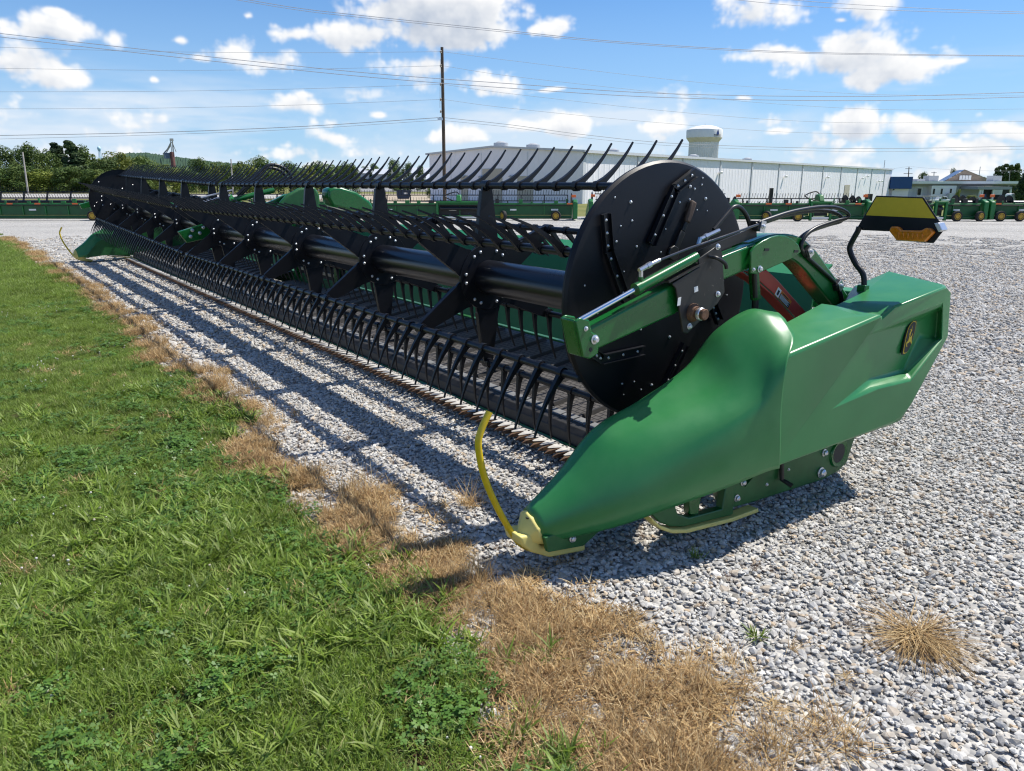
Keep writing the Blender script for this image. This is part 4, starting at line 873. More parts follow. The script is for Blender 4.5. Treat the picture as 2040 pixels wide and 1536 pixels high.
for y, z, a in ((-3.06, 1.452, .2), (-3.475, 1.312, -.6), (-3.79, 1.115, -.6)):
    o = part(MB().box((-.028, -.028, -.022), (.028, .028, .022)), 'hose_clamp', M['hose'], bevel=.005); o.location = (2.245, y, z); o.rotation_euler = (a, 0, 0)
    sub(MB().box((-.034, -.018, -.026), (-.029, .018, .026)), 'clamp_plate', M['steel'], o); link('bolt', BOLT, o, (-.034, 0, 0), (0, 0, math.pi))
# lift cylinder with its red lock
lc = part(MB().tube([(2.31,-3.145,1.24),(2.31,-3.185,1.085)], .026, 16), 'lift_ram', M['green'], smooth=50)
sub(MB().tube([(2.31,-3.182,1.09),(2.31,-3.21,.80)], .017, 14), 'lift_rod', M['hose'], lc, smooth=50)
part(MB().tube([(2.28,-3.11,1.25),(2.28,-3.14,1.10)], .012, 10), 'valve_stem', M['hose'])
lk = part(MB().prism([(-3.115,1.227),(-3.31,1.213),(-3.402,1.159),(-3.73,.935),(-3.655,.905),(-3.396,1.084),(-3.246,1.171)], 2.345, 2.352).prism([(-3.31,1.213),(-3.402,1.159),(-3.73,.935),(-3.735,.940),(-3.405,1.166),(-3.312,1.22)], 2.352, 2.43).prism([(-3.115,1.222),(-3.246,1.168),(-3.396,1.081),(-3.655,.902),(-3.65,.898),(-3.39,1.074),(-3.24,1.16),(-3.11,1.215)], 2.352, 2.43), 'safety_lock', M['red'], bevel=.003)
def lab(pts, x, name, m): return sub(MB().prism(pts, x - .0012, x), name, m, lk, smooth=0)
def onlock(u, v):                                # along and across the lock's face
    a = Vector((0, -3.418, 1.132)); d = Vector((0, -.825, -.565)); s = Vector((0, -.565, .825)); p = a + d*u - s*v; return (p.y, p.z)
rect = lambda u0, u1, v0, v1: [onlock(u0, v0), onlock(u1, v0), onlock(u1, v1), onlock(u0, v1)]
lab(rect(0, .165, .006, .056), 2.345, 'warning_label', M['orange']); lab(rect(.003, .042, .009, .053), 2.3436, 'warning_picture', M['white']); lab(rect(.046, .160, .023, .053), 2.3436, 'warning_text_panel', M['dark'])
lab(rect(.014, .030, .020, .046), 2.3422, 'warning_figure', M['dark'])
for k in range(5): lab(rect(.050, .150 - (k % 2)*.012, .0265 + k*.005, .0288 + k*.005), 2.3422, 'warning_text_line', M['white'])
lab([onlock(.052, .020), onlock(.060, .020), onlock(.056, .011)], 2.3436, 'warning_triangle', M['dark'])
lab(rect(.066, .13, .012, .018), 2.3436, 'warning_word', M['dark'])

# warning marker on its bent post, with an amber lamp
MY = -3.92; MF = 3.92/4.3
def mk2(pts): return [(x*MF, 1.65 + (z - 1.65)*MF) for x, z in pts]
mk = part(MB().tube(curve([(x, MY, z) for x, z in mk2([(2.44,1.40),(2.445,1.375),(2.461,1.341),(2.483,1.285),(2.474,1.243),(2.432,1.18),(2.373,1.108),(2.36,.95)])], 6), .0150, 14), 'marker_post', M['black'], smooth=60)
BKP = mk2([(2.364,1.581),(2.092,1.576),(1.998,1.458),(1.954,1.414),(2.004,1.331),(2.06,1.332),(2.211,1.333),(2.252,1.382),(2.417,1.381),(2.459,1.387),(2.433,1.441)])
sub(MB().prism(BKP, MY - .012, MY - .004, 'y'), 'marker_board', M['black'], mk, bevel=.003)
sub(MB().prism(mk2([(2.358,1.573),(2.098,1.569),(2.012,1.464),(2.409,1.468)]), MY - .004, MY - .002, 'y'), 'reflective_panel', M['sign'], mk)
LP = mk2([(2.237,1.413),(2.196,1.413),(2.172,1.394),(2.066,1.398),(2.045,1.413),(2.017,1.413),(1.995,1.392),(2.038,1.337),(2.196,1.337),(2.245,1.386)])
sub(MB().prism(LP, MY - .004, MY + .026, 'y'), 'lamp_lens', M['amber'], mk, bevel=.007, seg=3)
for k in range(6):
    (x, z), = mk2([(2.185 - k*.026, 1.352)]); sub(MB().box((x - .0045, MY + .0255, z), (x + .0045, MY + .0300, z + .026)), 'lens_rib', M['amber'], mk, bevel=.002)
sub(MB().prism(mk2([(1.995,1.44),(1.97,1.445),(1.945,1.405),(1.965,1.395)]), MY - .02, MY + .04, 'y'), 'side_lamp', M['bolt'], mk, bevel=.003)
sub(MB().box((2.135, MY - .022, 1.06), (2.185, MY + .022, 1.115)), 'post_bracket', M['green'], mk, bevel=.005)

# centre reel arm between the two half reels, and the far arm
ca = part(MB().prism([(-2.19, 1.045), (-2.70, 1.185), (-3.45, 1.42), (-3.62, 1.50), (-4.05, 1.56), (-4.10, 1.45), (-3.60, 1.33), (-3.40, 1.24), (-2.70, .975), (-2.28, .90)], 10.40, 10.49), 'reel_arm', M['green'], bevel=.01)
for y, z in ((-2.33, .98), (-2.45, 1.02), (-2.36, 1.06), (-2.50, 1.09)): bolt((10.40, y, z), ca, 2.0)
part(MB().prism([(-3.42,1.32),(-3.60,1.50),(-3.78,1.585),(-4.00,1.60),(-4.06,1.50),(-4.06,1.20),(-3.45,1.15)], 10.24, 10.34), 'arm_housing', M['dgreen'], bevel=.03, seg=4)
part(MB().prism([(-4.17,1.56),(-4.24,1.60),(-4.36,1.60),(-4.60,1.53),(-4.80,1.40),(-4.86,1.31),(-4.80,1.24),(-4.45,1.27),(-4.22,1.33),(-4.16,1.45)], 10.2, 10.46), 'arm_hood', M['green'], bevel=.05, seg=5)
part(MB().tube([(10.33,-2.55,1.36),(10.33,-3.45,1.56)], .035, 14), 'ram_barrel', M['green'], smooth=50)
part(MB().tube([(10.30,-2.45,1.40),(10.30,-2.85,1.49)], .02, 10).tube([(10.26,-2.35,1.33),(10.26,-2.6,1.45)], .012, 8).tube([(10.36,-2.5,1.47),(10.36,-2.9,1.56)], .012, 8), 'hydraulic_fitting', M['steel'])
hose([(-2.95,1.50),(-3.15,1.68),(-3.35,1.86),(-3.50,1.885),(-3.66,1.80),(-3.74,1.60)], 10.30, .022); hose([(-2.97,1.47),(-3.17,1.64),(-3.35,1.82),(-3.49,1.845),(-3.62,1.77),(-3.70,1.58)], 10.36, .02)
part(MB().prism([(-1.975, 1.22), (-2.445, 1.36), (-3.03, 1.52), (-3.45, 1.45), (-4.0, 1.10), (-3.9, 1.0), (-3.4, 1.30), (-3.035, 1.40), (-2.50, 1.23), (-2.005, 1.12)], 18.32, 18.42), 'reel_arm', M['green'], bevel=.01)

# ================================================================== beyond the yard
def lab_pos(i, n): return ('first', 'second', 'third', 'fourth', 'fifth', 'sixth', 'seventh', 'eighth', 'ninth', 'tenth', 'eleventh', 'twelfth', 'thirteenth', 'fourteenth', 'fifteenth', 'sixteenth', 'seventeenth', 'eighteenth', 'nineteenth', 'twentieth')[i]
YAW = AZ - R(90)                                 # local x to the right, local y away
def at(px, d, dz=0.0):
    r = (px - CX)/1528*d; p = ground(r, d); p.z = float(hgt(r, d)) + dz; return p
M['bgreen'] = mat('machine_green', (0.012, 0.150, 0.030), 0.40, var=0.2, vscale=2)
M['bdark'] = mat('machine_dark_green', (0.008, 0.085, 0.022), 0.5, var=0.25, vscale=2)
TYRE = MB().lathe([(.10, -.10), (.22, -.11), (.30, -.085), (.315, -.03), (.315, .03), (.30, .085), (.22, .11), (.10, .10)], 24, axis='x').mesh('tyre', M['tyre'])
RIM = MB().lathe([(.04, -.115), (.15, -.10), (.19, -.118), (.21, -.10), (.21, .10), (.15, .10)], 20, axis='x').mesh('rim', M['rim'])
def parked_header(px0, px1, label, wheels=(), frame=None, reflect=(), reel=1.72, ends='', d=48.0, tines=True, support=True, domes=()):
    w = (px1 - px0)/1528*d; X = lambda px: (px - px0)/1528*d
    t = thing('parked_header', label, 'farm header', at(px0, d), YAW, 'green headers parked in a row')
    def p(mb, name, m, **k): return mb.build(name, m, t, **k)
    tb = p(MB().box((0, 0, .94), (w, .14, 1.08)), 'frame_beam', M['bgreen'], bevel=.02)
    tb2 = MB().tube([(0.1, -.02, .955), (w*.3, -.03, .94), (w*.6, -.02, .96), (w-.1, -.02, .95)], .03, 8); tb2.build('hose_run', M['hose'], t)
    for q in reflect: MB().box((X(q)-.18, -.012, 1.0), (X(q)+.18, -.002, 1.085)).build('reflector', M['refl'], t)
    if frame:
        a, b = X(frame[0]), X(frame[1])
        for (c, e) in ((0, a), (b, w)):
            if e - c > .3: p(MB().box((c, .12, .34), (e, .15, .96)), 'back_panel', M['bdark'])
        for x in (a, b - .14): p(MB().box((x, -.15, .05), (x + .14, .05, 1.12)), 'frame_post', M['bgreen'], bevel=.02)
        p(MB().box((a, -.13, 1.08), (b, .05, 1.2)), 'frame_top', M['bgreen'], bevel=.02)
        p(MB().box((a + .14, -.1, .16), (b - .14, .0, .26)), 'frame_sill', M['bolt'])
        p(MB().box((a + .14, .2, .3), (b - .14, .3, 1.05)), 'feed_opening_shade', M['dark'])  # dark box painted as the shade inside the opening
        p(MB().tube([(a + .25, -.05, .75), (b - .25, -.05, .75)], .1, 12), 'feed_roller', M['tube'])
        if support: p(MB().prism([(-.15, 1.2), (.1, 1.55), (.5, 1.6), (.8, 1.35), (.7, 1.2)], (a+b)/2 - .15, (a+b)/2 + .15), 'reel_support', M['bgreen'], bevel=.04)
        if support: p(MB().tube(curve([((a+b)/2 - .3, .1, 1.2), ((a+b)/2 - .9, .3, 1.5), ((a+b)/2 - .2, .5, 1.75), ((a+b)/2 + .1, .4, 1.5)], 5), .035, 8), 'hose', M['hose'])
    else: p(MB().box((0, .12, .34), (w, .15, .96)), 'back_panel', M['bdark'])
    n = max(2, int(w/1.35))
    for i in range(n + 1): p(MB().box((w*i/n - .025, .06, .34), (w*i/n + .025, .118, .95)), 'rib', M['bgreen'])
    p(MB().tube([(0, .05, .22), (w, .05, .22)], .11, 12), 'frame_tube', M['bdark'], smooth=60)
    for q in wheels:
        o = link('wheel', TYRE, t, (X(q), -.28, .315), (0, 0, random.uniform(-.5, .9) + R(55))); link('rim', RIM, o, (0, 0, 0))
        p(MB().bar((X(q), -.2, .33), (X(q), .05, .6), .08, .1, up=(1, 0, 0)), 'axle', M['bdark'])
    # decals and small boxes on the back
    for k in range(2):
        x = w*(.25 + .5*k); p(MB().box((x, .112, .62), (x + .45, .119, .72)), 'decal', M['white'])
    # the reel showing above
    yb = 1.25
    if tines:
        bt = p(MB().tube([(.15, yb, reel), (w - .15, yb, reel)], .03, 8), 'bat_tube', M['black'])
        st = MB()
        for x in np.arange(.2, w - .2, .17): st.bar((x, yb, reel), (x + .03, yb - .05, reel + .32), .02, .02)
        tag(st.build('tines', M['tine'], bt, smooth=0), 'row of upright black tines', kind='stuff')
        b2 = p(MB().tube([(.15, yb - .5, reel - .35), (w - .15, yb - .5, reel - .35)], .03, 8), 'bat_tube', M['black'])
        st = MB()
        for x in np.arange(.2, w - .2, .17): st.bar((x, yb - .5, reel - .35), (x + .02, yb - .66, reel - .12), .02, .02)
        tag(st.build('tines', M['tine'], b2, smooth=0), 'row of slanting black tines', kind='stuff')
        for x in np.arange(.5, w, 1.5): p(MB().bar((x, yb, reel), (x, yb - .25, reel - .6), .05, .14, up=(0, 1, 0)), 'reel_arm', M['black'])
        p(MB().tube([(.15, yb - .25, reel - .6), (w - .15, yb - .25, reel - .6)], .1, 12), 'reel_tube', M['tube'])
    for q in domes:
        p(MB().lathe([(.05, -.03), (.50, -.03), (.53, 0), (.50, .03), (.05, .03)], 32, c=(X(q), .9, 1.02), axis='x').lathe([(.05, -.03), (.50, -.03), (.53, 0), (.50, .03), (.05, .03)], 32, c=(X(q) + .5, 1.0, 1.0), axis='x'), 'end_shield', M['shield'])
        p(MB().tube([(X(q), .9, 1.05), (X(q) + 1.6, .9, 1.05)], .16, 12), 'reel_tube', M['tube'])
    for k in range(int(w/.7)):
        x = w*(k + .5)/int(w/.7); h_ = random.uniform(.08, .3); p(MB().box((x, .02, 1.08), (x + random.uniform(.05, .3), .12, 1.08 + h_)), 'fitting', random.choice((M['bdark'], M['hose'], M['bgreen'])), bevel=.01)
    for side in ends:
        x = 0 if side == 'l' else w; sg = -1 if side == 'l' else 1
        p(MB().lathe([(.05, -.02), (.58, -.02), (.6, 0), (.58, .02), (.05, .02)], 36, c=(x + .05*sg, yb - .2, min(reel - .45, 1.15)), axis='x'), 'end_shield', M['shield'])
        p(MB().prism([(-.25, .12), (.9, .05), (2.2, .1), (1.9, .5), (1.0, .95), (.7, 1.25), (.2, 1.3), (-.2, 1.15)], x + (.08 if sg > 0 else -.36), x + (.36 if sg > 0 else -.08)), 'end_divider', M['bgreen'], bevel=.05, seg=3)
        p(MB().box((x + .1*sg - .1, .3, 1.42), (x + .1*sg + .18, .34, 1.58)), 'marker', M['refl'], bevel=.01)
    return t
parked_header(-330, 172, 'leftmost parked green header behind the far end of the long reel', (180,), None, (68, 143, 12), 1.74, 'r')
parked_header(188, 690, 'parked green header seen in slivers through the long black reel', (), (430, 470), (), 1.6, '')
parked_header(700, 958, 'parked green header left of the black lever disc with an open centre frame', (), (868, 958), (760,), 1.55, '')
parked_header(975, 1140, 'parked green header with two yellow-rimmed wheels beside the black disc', (1003, 1108), None, (1136,), 1.55, 'r')
parked_header(1185, 1462, 'parked green header mostly hidden behind the big black disc', (), None, (1200,), 1.6, 'l', 50)
parked_header(1478, 1728, 'parked green header below the hose loops with a centre frame and two wheels', (1530, 1592), (1618, 1662), (1535, 1575, 1715), 1.32, 'lr', 46, True, True, (1700,))
parked_header(1745, 1962, 'parked green header right of the yellow marker board with two wheels', (1911, 1957), (1868, 1893), (), 1.3, 'r', 46, False, False, (1925,))
parked_header(1990, 2190, 'rightmost parked green header cut by the edge of the picture', (1998, 2037), None, (1996,), 1.3, 'l', 46, False, True, (2020,))

# ------------------------------------------------------------------ trees
LEAF = patch_mat('tree_leaf', [(0.045,0.085,0.020),(0.070,0.120,0.026),(0.100,0.155,0.034),(0.130,0.185,0.042),(0.160,0.205,0.048)], 0.6, trans=0.18, spec=0.3)
LEAFY = patch_mat('yellow_green_leaf', [(0.10,0.14,0.02),(0.14,0.18,0.026),(0.18,0.215,0.034),(0.215,0.24,0.042)], 0.6, trans=0.22, spec=0.3)
LEAFD = patch_mat('dark_conifer_leaf', [(0.025,0.048,0.018),(0.042,0.072,0.024),(0.060,0.095,0.030)], 0.7, trans=0.1, spec=0.3)
M['bark'] = mat('bark', (0.09, 0.07, 0.055), 0.9, var=0.4, vscale=8)
def crown_mesh(seed, m, shape='round', n=6500):
    r = random.Random(seed); pb = PB(); cl = []
    if shape == 'round':
        for i in range(34):
            a = r.uniform(0, 6.28); h = r.uniform(.07, .92); rad = (.42*math.sin(math.pi*min(1, (h*.72+.26)))**.6)*r.uniform(.3, 1.0)
            cl.append((Vector((rad*math.cos(a), rad*math.sin(a), h)), r.uniform(.10, .19)))
        cl.append((Vector((0, 0, .6)), .26))
    else:
        for i in range(24):
            h = r.uniform(.06, .98); a = r.uniform(0, 6.28); rad = (.20 if shape == 'conifer' else .15)*(1.05-h)**(.8 if shape == 'conifer' else .4)*r.uniform(.3, 1)
            cl.append((Vector((rad*math.cos(a), rad*math.sin(a), h)), .10*(1.15-h)+.03))
    for i in range(n):
        c, s = r.choice(cl); d = Vector((r.gauss(0, 1), r.gauss(0, 1), r.gauss(0, 1))).normalized(); p = c + d*s*r.uniform(.55, 1.0)**.5
        if p.z < .01: continue
        nrm = (d + Vector((r.gauss(0, .6), r.gauss(0, .6), r.gauss(0, .6) + .4))).normalized(); u, w = frame_of(nrm); k = r.uniform(.011, .026)
        tone = min(1, max(0, .5 + (hash((round(c.x*50), seed)) % 100 - 50)/140 + r.gauss(0, .16)))
        pb.add([p - u*k, p - w*k*.8, p + u*k*1.1, p + w*k*.7], [(0, 1, 2, 3)], tone)
    return pb.mesh('crown', m)
TRUNK = MB().tube([(0, 0, -.03), (.01, 0, .2), (-.01, .01, .5), (.0, 0, .75)], [.030, .022, .015, .005], 7).tube([(.0, 0, .3), (.12, .05, .6)], [.012, .004], 5).tube([(.0, 0, .35), (-.11, -.06, .66)], [.012, .004], 5).tube([(0, 0, .42), (.02, -.12, .7)], [.010, .004], 5).mesh('trunk', M['bark'])
CROWN = {'g': [crown_mesh(i, LEAF) for i in range(4)], 'y': [crown_mesh(20+i, LEAFY) for i in range(3)], 'c': [crown_mesh(40+i, LEAFD, 'conifer', 5000) for i in range(2)], 'p': [crown_mesh(60+i, LEAF, 'poplar', 3600) for i in range(2)]}
def tree(px, top, d, wpx, kind, label, group=None, base=None):
    b = at(px, d) if base is None else far(px, base, d); h = far(px, top, d).z - b.z
    t = thing('tree', label, 'tree', b, random.uniform(0, 6.28), group)
    wd = wpx/1528*d
    sx = wd/(.95 if kind in 'gy' else .46)
    link('trunk', TRUNK, t, scl=(min(sx, h)*.9, min(sx, h)*.9, h)); link('crown', random.choice(CROWN[kind]), t, scl=(sx, sx, h)); return t
row = [(-30,306,48,'g'),(12,300,46,'g'),(48,302,40,'g'),(75,296,44,'g'),(100,303,40,'g'),(122,291,46,'c'),(148,287,50,'c'),(168,300,44,'g'),(188,312,50,'y'),(215,318,44,'g'),(238,310,56,'y'),(268,320,44,'g'),(292,318,40,'g')]
for i, (px, tp, w, k) in enumerate(row):
    tree(px, tp - 6, 195 + (i % 3)*8, w*1.45, k, '%s tree from the left in the dense wood at left' % lab_pos(i, 0), 'trees of the wood at left')
low = [(0,338,60,'g'),(45,335,60,'g'),(92,340,64,'y'),(140,338,60,'g'),(186,342,60,'g'),(228,346,56,'y'),(262,345,50,'g')]
for i, (px, tp, w, k) in enumerate(low):
    tree(px, tp - 4, 182, w*1.4, k, '%s low tree from the left along the foot of the wood' % lab_pos(i, 0), 'lower trees in front of the wood')
mid = [(330,327,54,'y'),(368,331,44,'g'),(402,318,46,'g'),(432,323,44,'y'),(462,326,44,'g'),(490,320,46,'y'),(520,314,44,'g'),(545,322,40,'y'),(578,324,44,'g'),(610,330,40,'y'),(640,321,44,'g'),(668,328,36,'g'),(694,322,36,'g')]
for i, (px, tp, w, k) in enumerate(mid):
    tree(px, tp, 170 + (i % 4)*14, w*1.35, k, '%s tree from the left in the row above the far reel tines' % lab_pos(i, 0), 'trees above the far half of the reel')
tree(786, 320, 230, 36, 'g', 'round tree left of the white shed with a dark crown'); tree(812, 326, 235, 30, 'g', 'small tree beside the round tree left of the white shed'); tree(838, 330, 235, 24, 'g', 'last small tree before the corner of the white shed'); tree(855, 372, 120, 16, 'g', 'low bush against the corner of the white shed')
tree(1840, 345, 240, 30, 'g', 'small tree behind the flat roof beside the blue wall'); tree(1899, 338, 250, 28, 'g', 'tree behind the wooden gable on the right')
for i, (px, tp, w) in enumerate([(1985,327,18),(1996,322,18),(2008,324,18),(2020,321,20)]): tree(px, tp, 245, w*1.5, 'p', '%s slender dark tree from the left behind the white canopy building' % lab_pos(i, 0), 'slender trees on the right')
tree(2042, 310, 170, 40, 'c', 'dark conifer cut by the right edge of the picture')
tree(1912, 378, 198, 14, 'y', 'yellow-green shrub at the corner of the slanted white wall'); tree(1934, 388, 196, 22, 'y', 'low spreading shrub in front of the grey wall', base=398)
# far wooded hills
def ridge(name, pts, d, depth, m, rough):
    px = np.arange(pts[0][0], pts[-1][0], 2.0); top = np.interp(px, [p[0] for p in pts], [p[1] for p in pts]); n = len(px); v = []
    for k in range(n):
        for j in range(9):
            t = j/8; q = far(px[k], 365, d + depth*t); hz = far(px[k], top[k], d + depth).z
            v.append((q.x, q.y, -3 + (hz + 3)*math.sin(t*1.57)**.8 + random.gauss(0, rough)*(t > .1)))
    o = MB().add(v, [(k*9+j, k*9+j+1, k*9+10+j, k*9+9+j) for k in range(n-1) for j in range(8)]).build(name, m, smooth=0); tag(o, kind='structure'); return o
ridge('wooded_hills', [(150,330),(205,322),(235,312),(260,306),(300,305),(340,311),(380,316),(420,322),(470,326),(560,333),(680,338),(760,340),(900,350)], 650, 250, soil_mat('hazy_wooded_slope', (0.030, 0.062, 0.040), (0.060, 0.098, 0.058), 0.05, .3), .45)  # blue of the distance haze is mixed into the slope colours
def wood(name, spots, label):
    pb = PB()
    for px, tp, d, w in spots:
        src = random.choice(CROWN['g']); b = at(px, d); h = far(px, tp, d).z - b.z; s = w/1528*d
        a = random.uniform(0, 6.28); ca, sa = math.cos(a), math.sin(a)
        vs = [(b.x + (v.co.x*ca - v.co.y*sa)*s, b.y + (v.co.x*sa + v.co.y*ca)*s, b.z + v.co.z*h) for v in src.vertices]
        k = len(pb.v); pb.v += vs; pb.f += [tuple(i + k for i in p.vertices) for p in src.polygons]; pb.r += [x.value for x in src.attributes['rnd'].data]
    o = link(name, pb.mesh(name, LEAF)); tag(o, label, 'wood', kind='stuff')
wood('distant_wood', [(random.uniform(380, 870), random.uniform(328, 344), random.uniform(320, 420), random.uniform(22, 40)) for _ in range(34)] + [(random.uniform(1770, 2060), random.uniform(350, 360), random.uniform(300, 380), random.uniform(20, 34)) for _ in range(14)], 'far line of trees low on the horizon')

# ------------------------------------------------------------------ buildings
def rib_mat(name, col, scale, dirv, rough=0.5, depth=.6):
    m = mat(name, col, rough, var=0.05, vscale=.3); N = m.node_tree.nodes; L = m.node_tree.links
    tc = N.new('ShaderNodeTexCoord'); dt = N.new('ShaderNodeVectorMath'); dt.operation = 'DOT_PRODUCT'; L.new(tc.outputs['Object'], dt.inputs[0]); dt.inputs[1].default_value = (*dirv, 0)
    sn = N.new('ShaderNodeMath'); sn.operation = 'MULTIPLY'; L.new(dt.outputs['Value'], sn.inputs[0]); sn.inputs[1].default_value = scale
    s2 = N.new('ShaderNodeMath'); s2.operation = 'SINE'; L.new(sn.outputs[0], s2.inputs[0])
    s3 = N.new('ShaderNodeMapRange'); s3.inputs[1].default_value = .5; s3.inputs[2].default_value = .8; L.new(s2.outputs[0], s3.inputs[0])
    bp = N.new('ShaderNodeBump'); bp.inputs['Strength'].default_value = depth; bp.inputs['Distance'].default_value = .25; L.new(s3.outputs[0], bp.inputs['Height']); L.new(bp.outputs[0], N['Principled BSDF'].inputs['Normal'])
    return m
def vwall(mb, a, b, z0, z1a, z1b=None, th=.3):
    """upright wall from a to b"""
    z1b = z1a if z1b is None else z1b; a = Vector((a[0], a[1], 0)); b = Vector((b[0], b[1], 0)); n = (b-a).normalized(); n = Vector((-n.y, n.x, 0))*th
    v = []
    for o_ in (Vector(), n): v += [(*(a+o_)[:2], z0), (*(b+o_)[:2], z0), (*(b+o_)[:2], z1b), (*(a+o_)[:2], z1a)]
    return mb.add(v, [(0,1,2,3),(7,6,5,4),(0,4,5,1),(1,5,6,2),(2,6,7,3),(3,7,4,0)])
def upright(name, a, b, t0, t1, z0, z1, m, parent, out, th=.06):
    """panel set on a wall between fractions t0 and t1 of its length, out metres proud of it"""
    a = Vector((a[0], a[1])); b = Vector((b[0], b[1])); d = (b-a).normalized(); n = Vector((d.y, -d.x))
    p = a.lerp(b, t0) + n*out; q = a.lerp(b, t1) + n*out
    return vwall(MB(), p, q, z0, z1, th=th).build(name, m, parent)
A_ = far(855, 308, 100); B_ = far(1162, 302, 90); C_ = far(1778, 337, 205.5); A_.z = B_.z = C_.z = 5.36
P_ = A_.lerp(B_, .44); P_.z = 6.05
ab = (B_ - A_).normalized(); bc = (C_ - B_).normalized()
WB = thing('warehouse', 'huge white ribbed metal warehouse across the background', 'warehouse', (B_.x, B_.y, -4), world_children=True)
WEND = rib_mat('white_metal_gable_shaded', (0.82, 0.80, 0.84), 9.0, (ab.x, ab.y), depth=.25); WSIDE = rib_mat('white_metal_side', (0.88, 0.86, 0.90), 5.2, (bc.x, bc.y), depth=.35)  # gable white is darker: the shade on that end is put into its colour
M['wtrim'] = mat('white_trim', (0.66, 0.67, 0.70), .5); M['wroof'] = mat('pale_roof', (0.50, 0.52, 0.55), .45); M['tan'] = mat('tan_door', (0.46, 0.42, 0.34), .6, var=.06); M['grey'] = mat('grey_duct', (0.42, 0.44, 0.46), .45, var=.1); M['glass'] = mat('dark_glass', (0.02, 0.025, 0.03), .08)
g = MB().add([(A_.x, A_.y, -4), (B_.x, B_.y, -4), (B_.x, B_.y, B_.z), (P_.x, P_.y, P_.z), (A_.x, A_.y, A_.z)], [(0, 1, 2, 3, 4)]); g.build('gable_wall', WEND, WB, smooth=0)
MB().add([(B_.x, B_.y, -5), (C_.x, C_.y, -5), (C_.x, C_.y, 5.1), (B_.x, B_.y, 5.1)], [(0, 1, 2, 3)]).build('side_wall', WSIDE, WB, smooth=0)
D_ = A_ + (C_ - B_); Q_ = P_ + (C_ - B_)
MB().add([(D_.x, D_.y, -5), (C_.x, C_.y, -5), (C_.x, C_.y, 5.36), (Q_.x, Q_.y, Q_.z), (D_.x, D_.y, D_.z)], [(0, 1, 2, 3, 4)]).build('gable_wall', WEND, WB, smooth=0)
MB().add([(A_.x, A_.y, -4), (D_.x, D_.y, -5), (D_.x, D_.y, 5.36), (A_.x, A_.y, 5.36)], [(0, 1, 2, 3)]).build('side_wall', WSIDE, WB, smooth=0)
nrm = Vector((ab.x, ab.y, 0))*.35; fr_ = -Vector((bc.x, bc.y, 0))*.3
rf = MB().add([tuple(p) for p in (B_ + nrm + fr_ + Vector((0, 0, .02)), C_ + nrm - fr_ + Vector((0, 0, .02)), Q_ - fr_ + Vector((0, 0, .06)), P_ + fr_ + Vector((0, 0, .06)), A_ - nrm + fr_ + Vector((0, 0, .02)), D_ - nrm - fr_ + Vector((0, 0, .02)))], [(0, 1, 2, 3), (3, 2, 5, 4)]).build('roof', M['wroof'], WB, smooth=0)
tk = rf.modifiers.new('t', 'SOLIDIFY'); tk.thickness = .22; tk.offset = -1
vwall(MB(), (B_ + nrm*1.05)[:2], (C_ + nrm*1.05)[:2], 5.05, 5.34, th=.12).build('gutter', M['wtrim'], WB)
for k in range(1, 12):                            # downpipes between the wall bays
    upright('downpipe', B_, C_, k/11.6 - .0012, k/11.6 + .0012, -5, 5.1, M['wtrim'], WB, .14, .1)
upright('corner_trim', B_, C_, 0.0, .004, -4, 5.1, M['wtrim'], WB, .04)
for k in (.15, .36, .66): upright('joint_trim', A_, B_, k, k + .004, -4, 5.3, M['wtrim'], WB, .05)
for t0, t1, h in ((.22, .27, 2.6), (.37, .50, 3.4), (.60, .70, 2.5)):
    upright('roller_door', A_, B_, t0, t1, -4, h, M['tan'], WB, .08)
upright('side_door', B_, C_, .715, .742, -3, 1.3, M['tan'], WB, .10)
for k, zz in ((.10, 3.4), (.255, 3.3), (.45, 2.9), (.62, 2.9), (.80, 2.8), (.905, 2.2), (.925, 2.2), (.83, 3.3)):
    p = B_.lerp(C_, k); n_ = Vector((bc.y, -bc.x, 0)); MB().lathe([(.02, -.25), (.28, -.2), (.32, .0), (.2, .16), (.02, .18)], 12, c=(p.x + n_.x*.4, p.y + n_.y*.4, zz)).build('wall_lamp', M['white'], WB)
for k, zz in ((.24, 2.5), (.36, 2.45), (.80, 2.5), (.56, 2.5)):
    p = A_.lerp(B_, k); n_ = Vector((ab.y, -ab.x, 0)); MB().lathe([(.02, -.2), (.2, -.15), (.24, .0), (.02, .14)], 12, c=(p.x + n_.x*.3, p.y + n_.y*.3, zz)).build('wall_lamp', M['grey'], WB)
for px, d in ((998, 101), (1062, 106), (1222, 122), (1382, 135), (1490, 152)):
    p = far(px, 300, d); t = B_.lerp(C_, .3); top = 6.15 if px < 1300 else 5.75
    MB().cyl((p.x, p.y, 5.0), (p.x, p.y, top), .35, n=14).cyl((p.x, p.y, top), (p.x, p.y, top + .55), .95, n=20).cyl((p.x, p.y, top + .56), (p.x, p.y, top + .75), .75, .4, n=20).build('roof_vent', M['grey'], WB)
for px in (1538, 1730, 1738):
    p = at(px, 120 if px < 1600 else 150); MB().box((-.25, -.25, -1), (.25, .25, 2.6)).build('wall_duct', M['dark'], WB, loc=(p.x, p.y, p.z), rot=(0, 0, YAW))

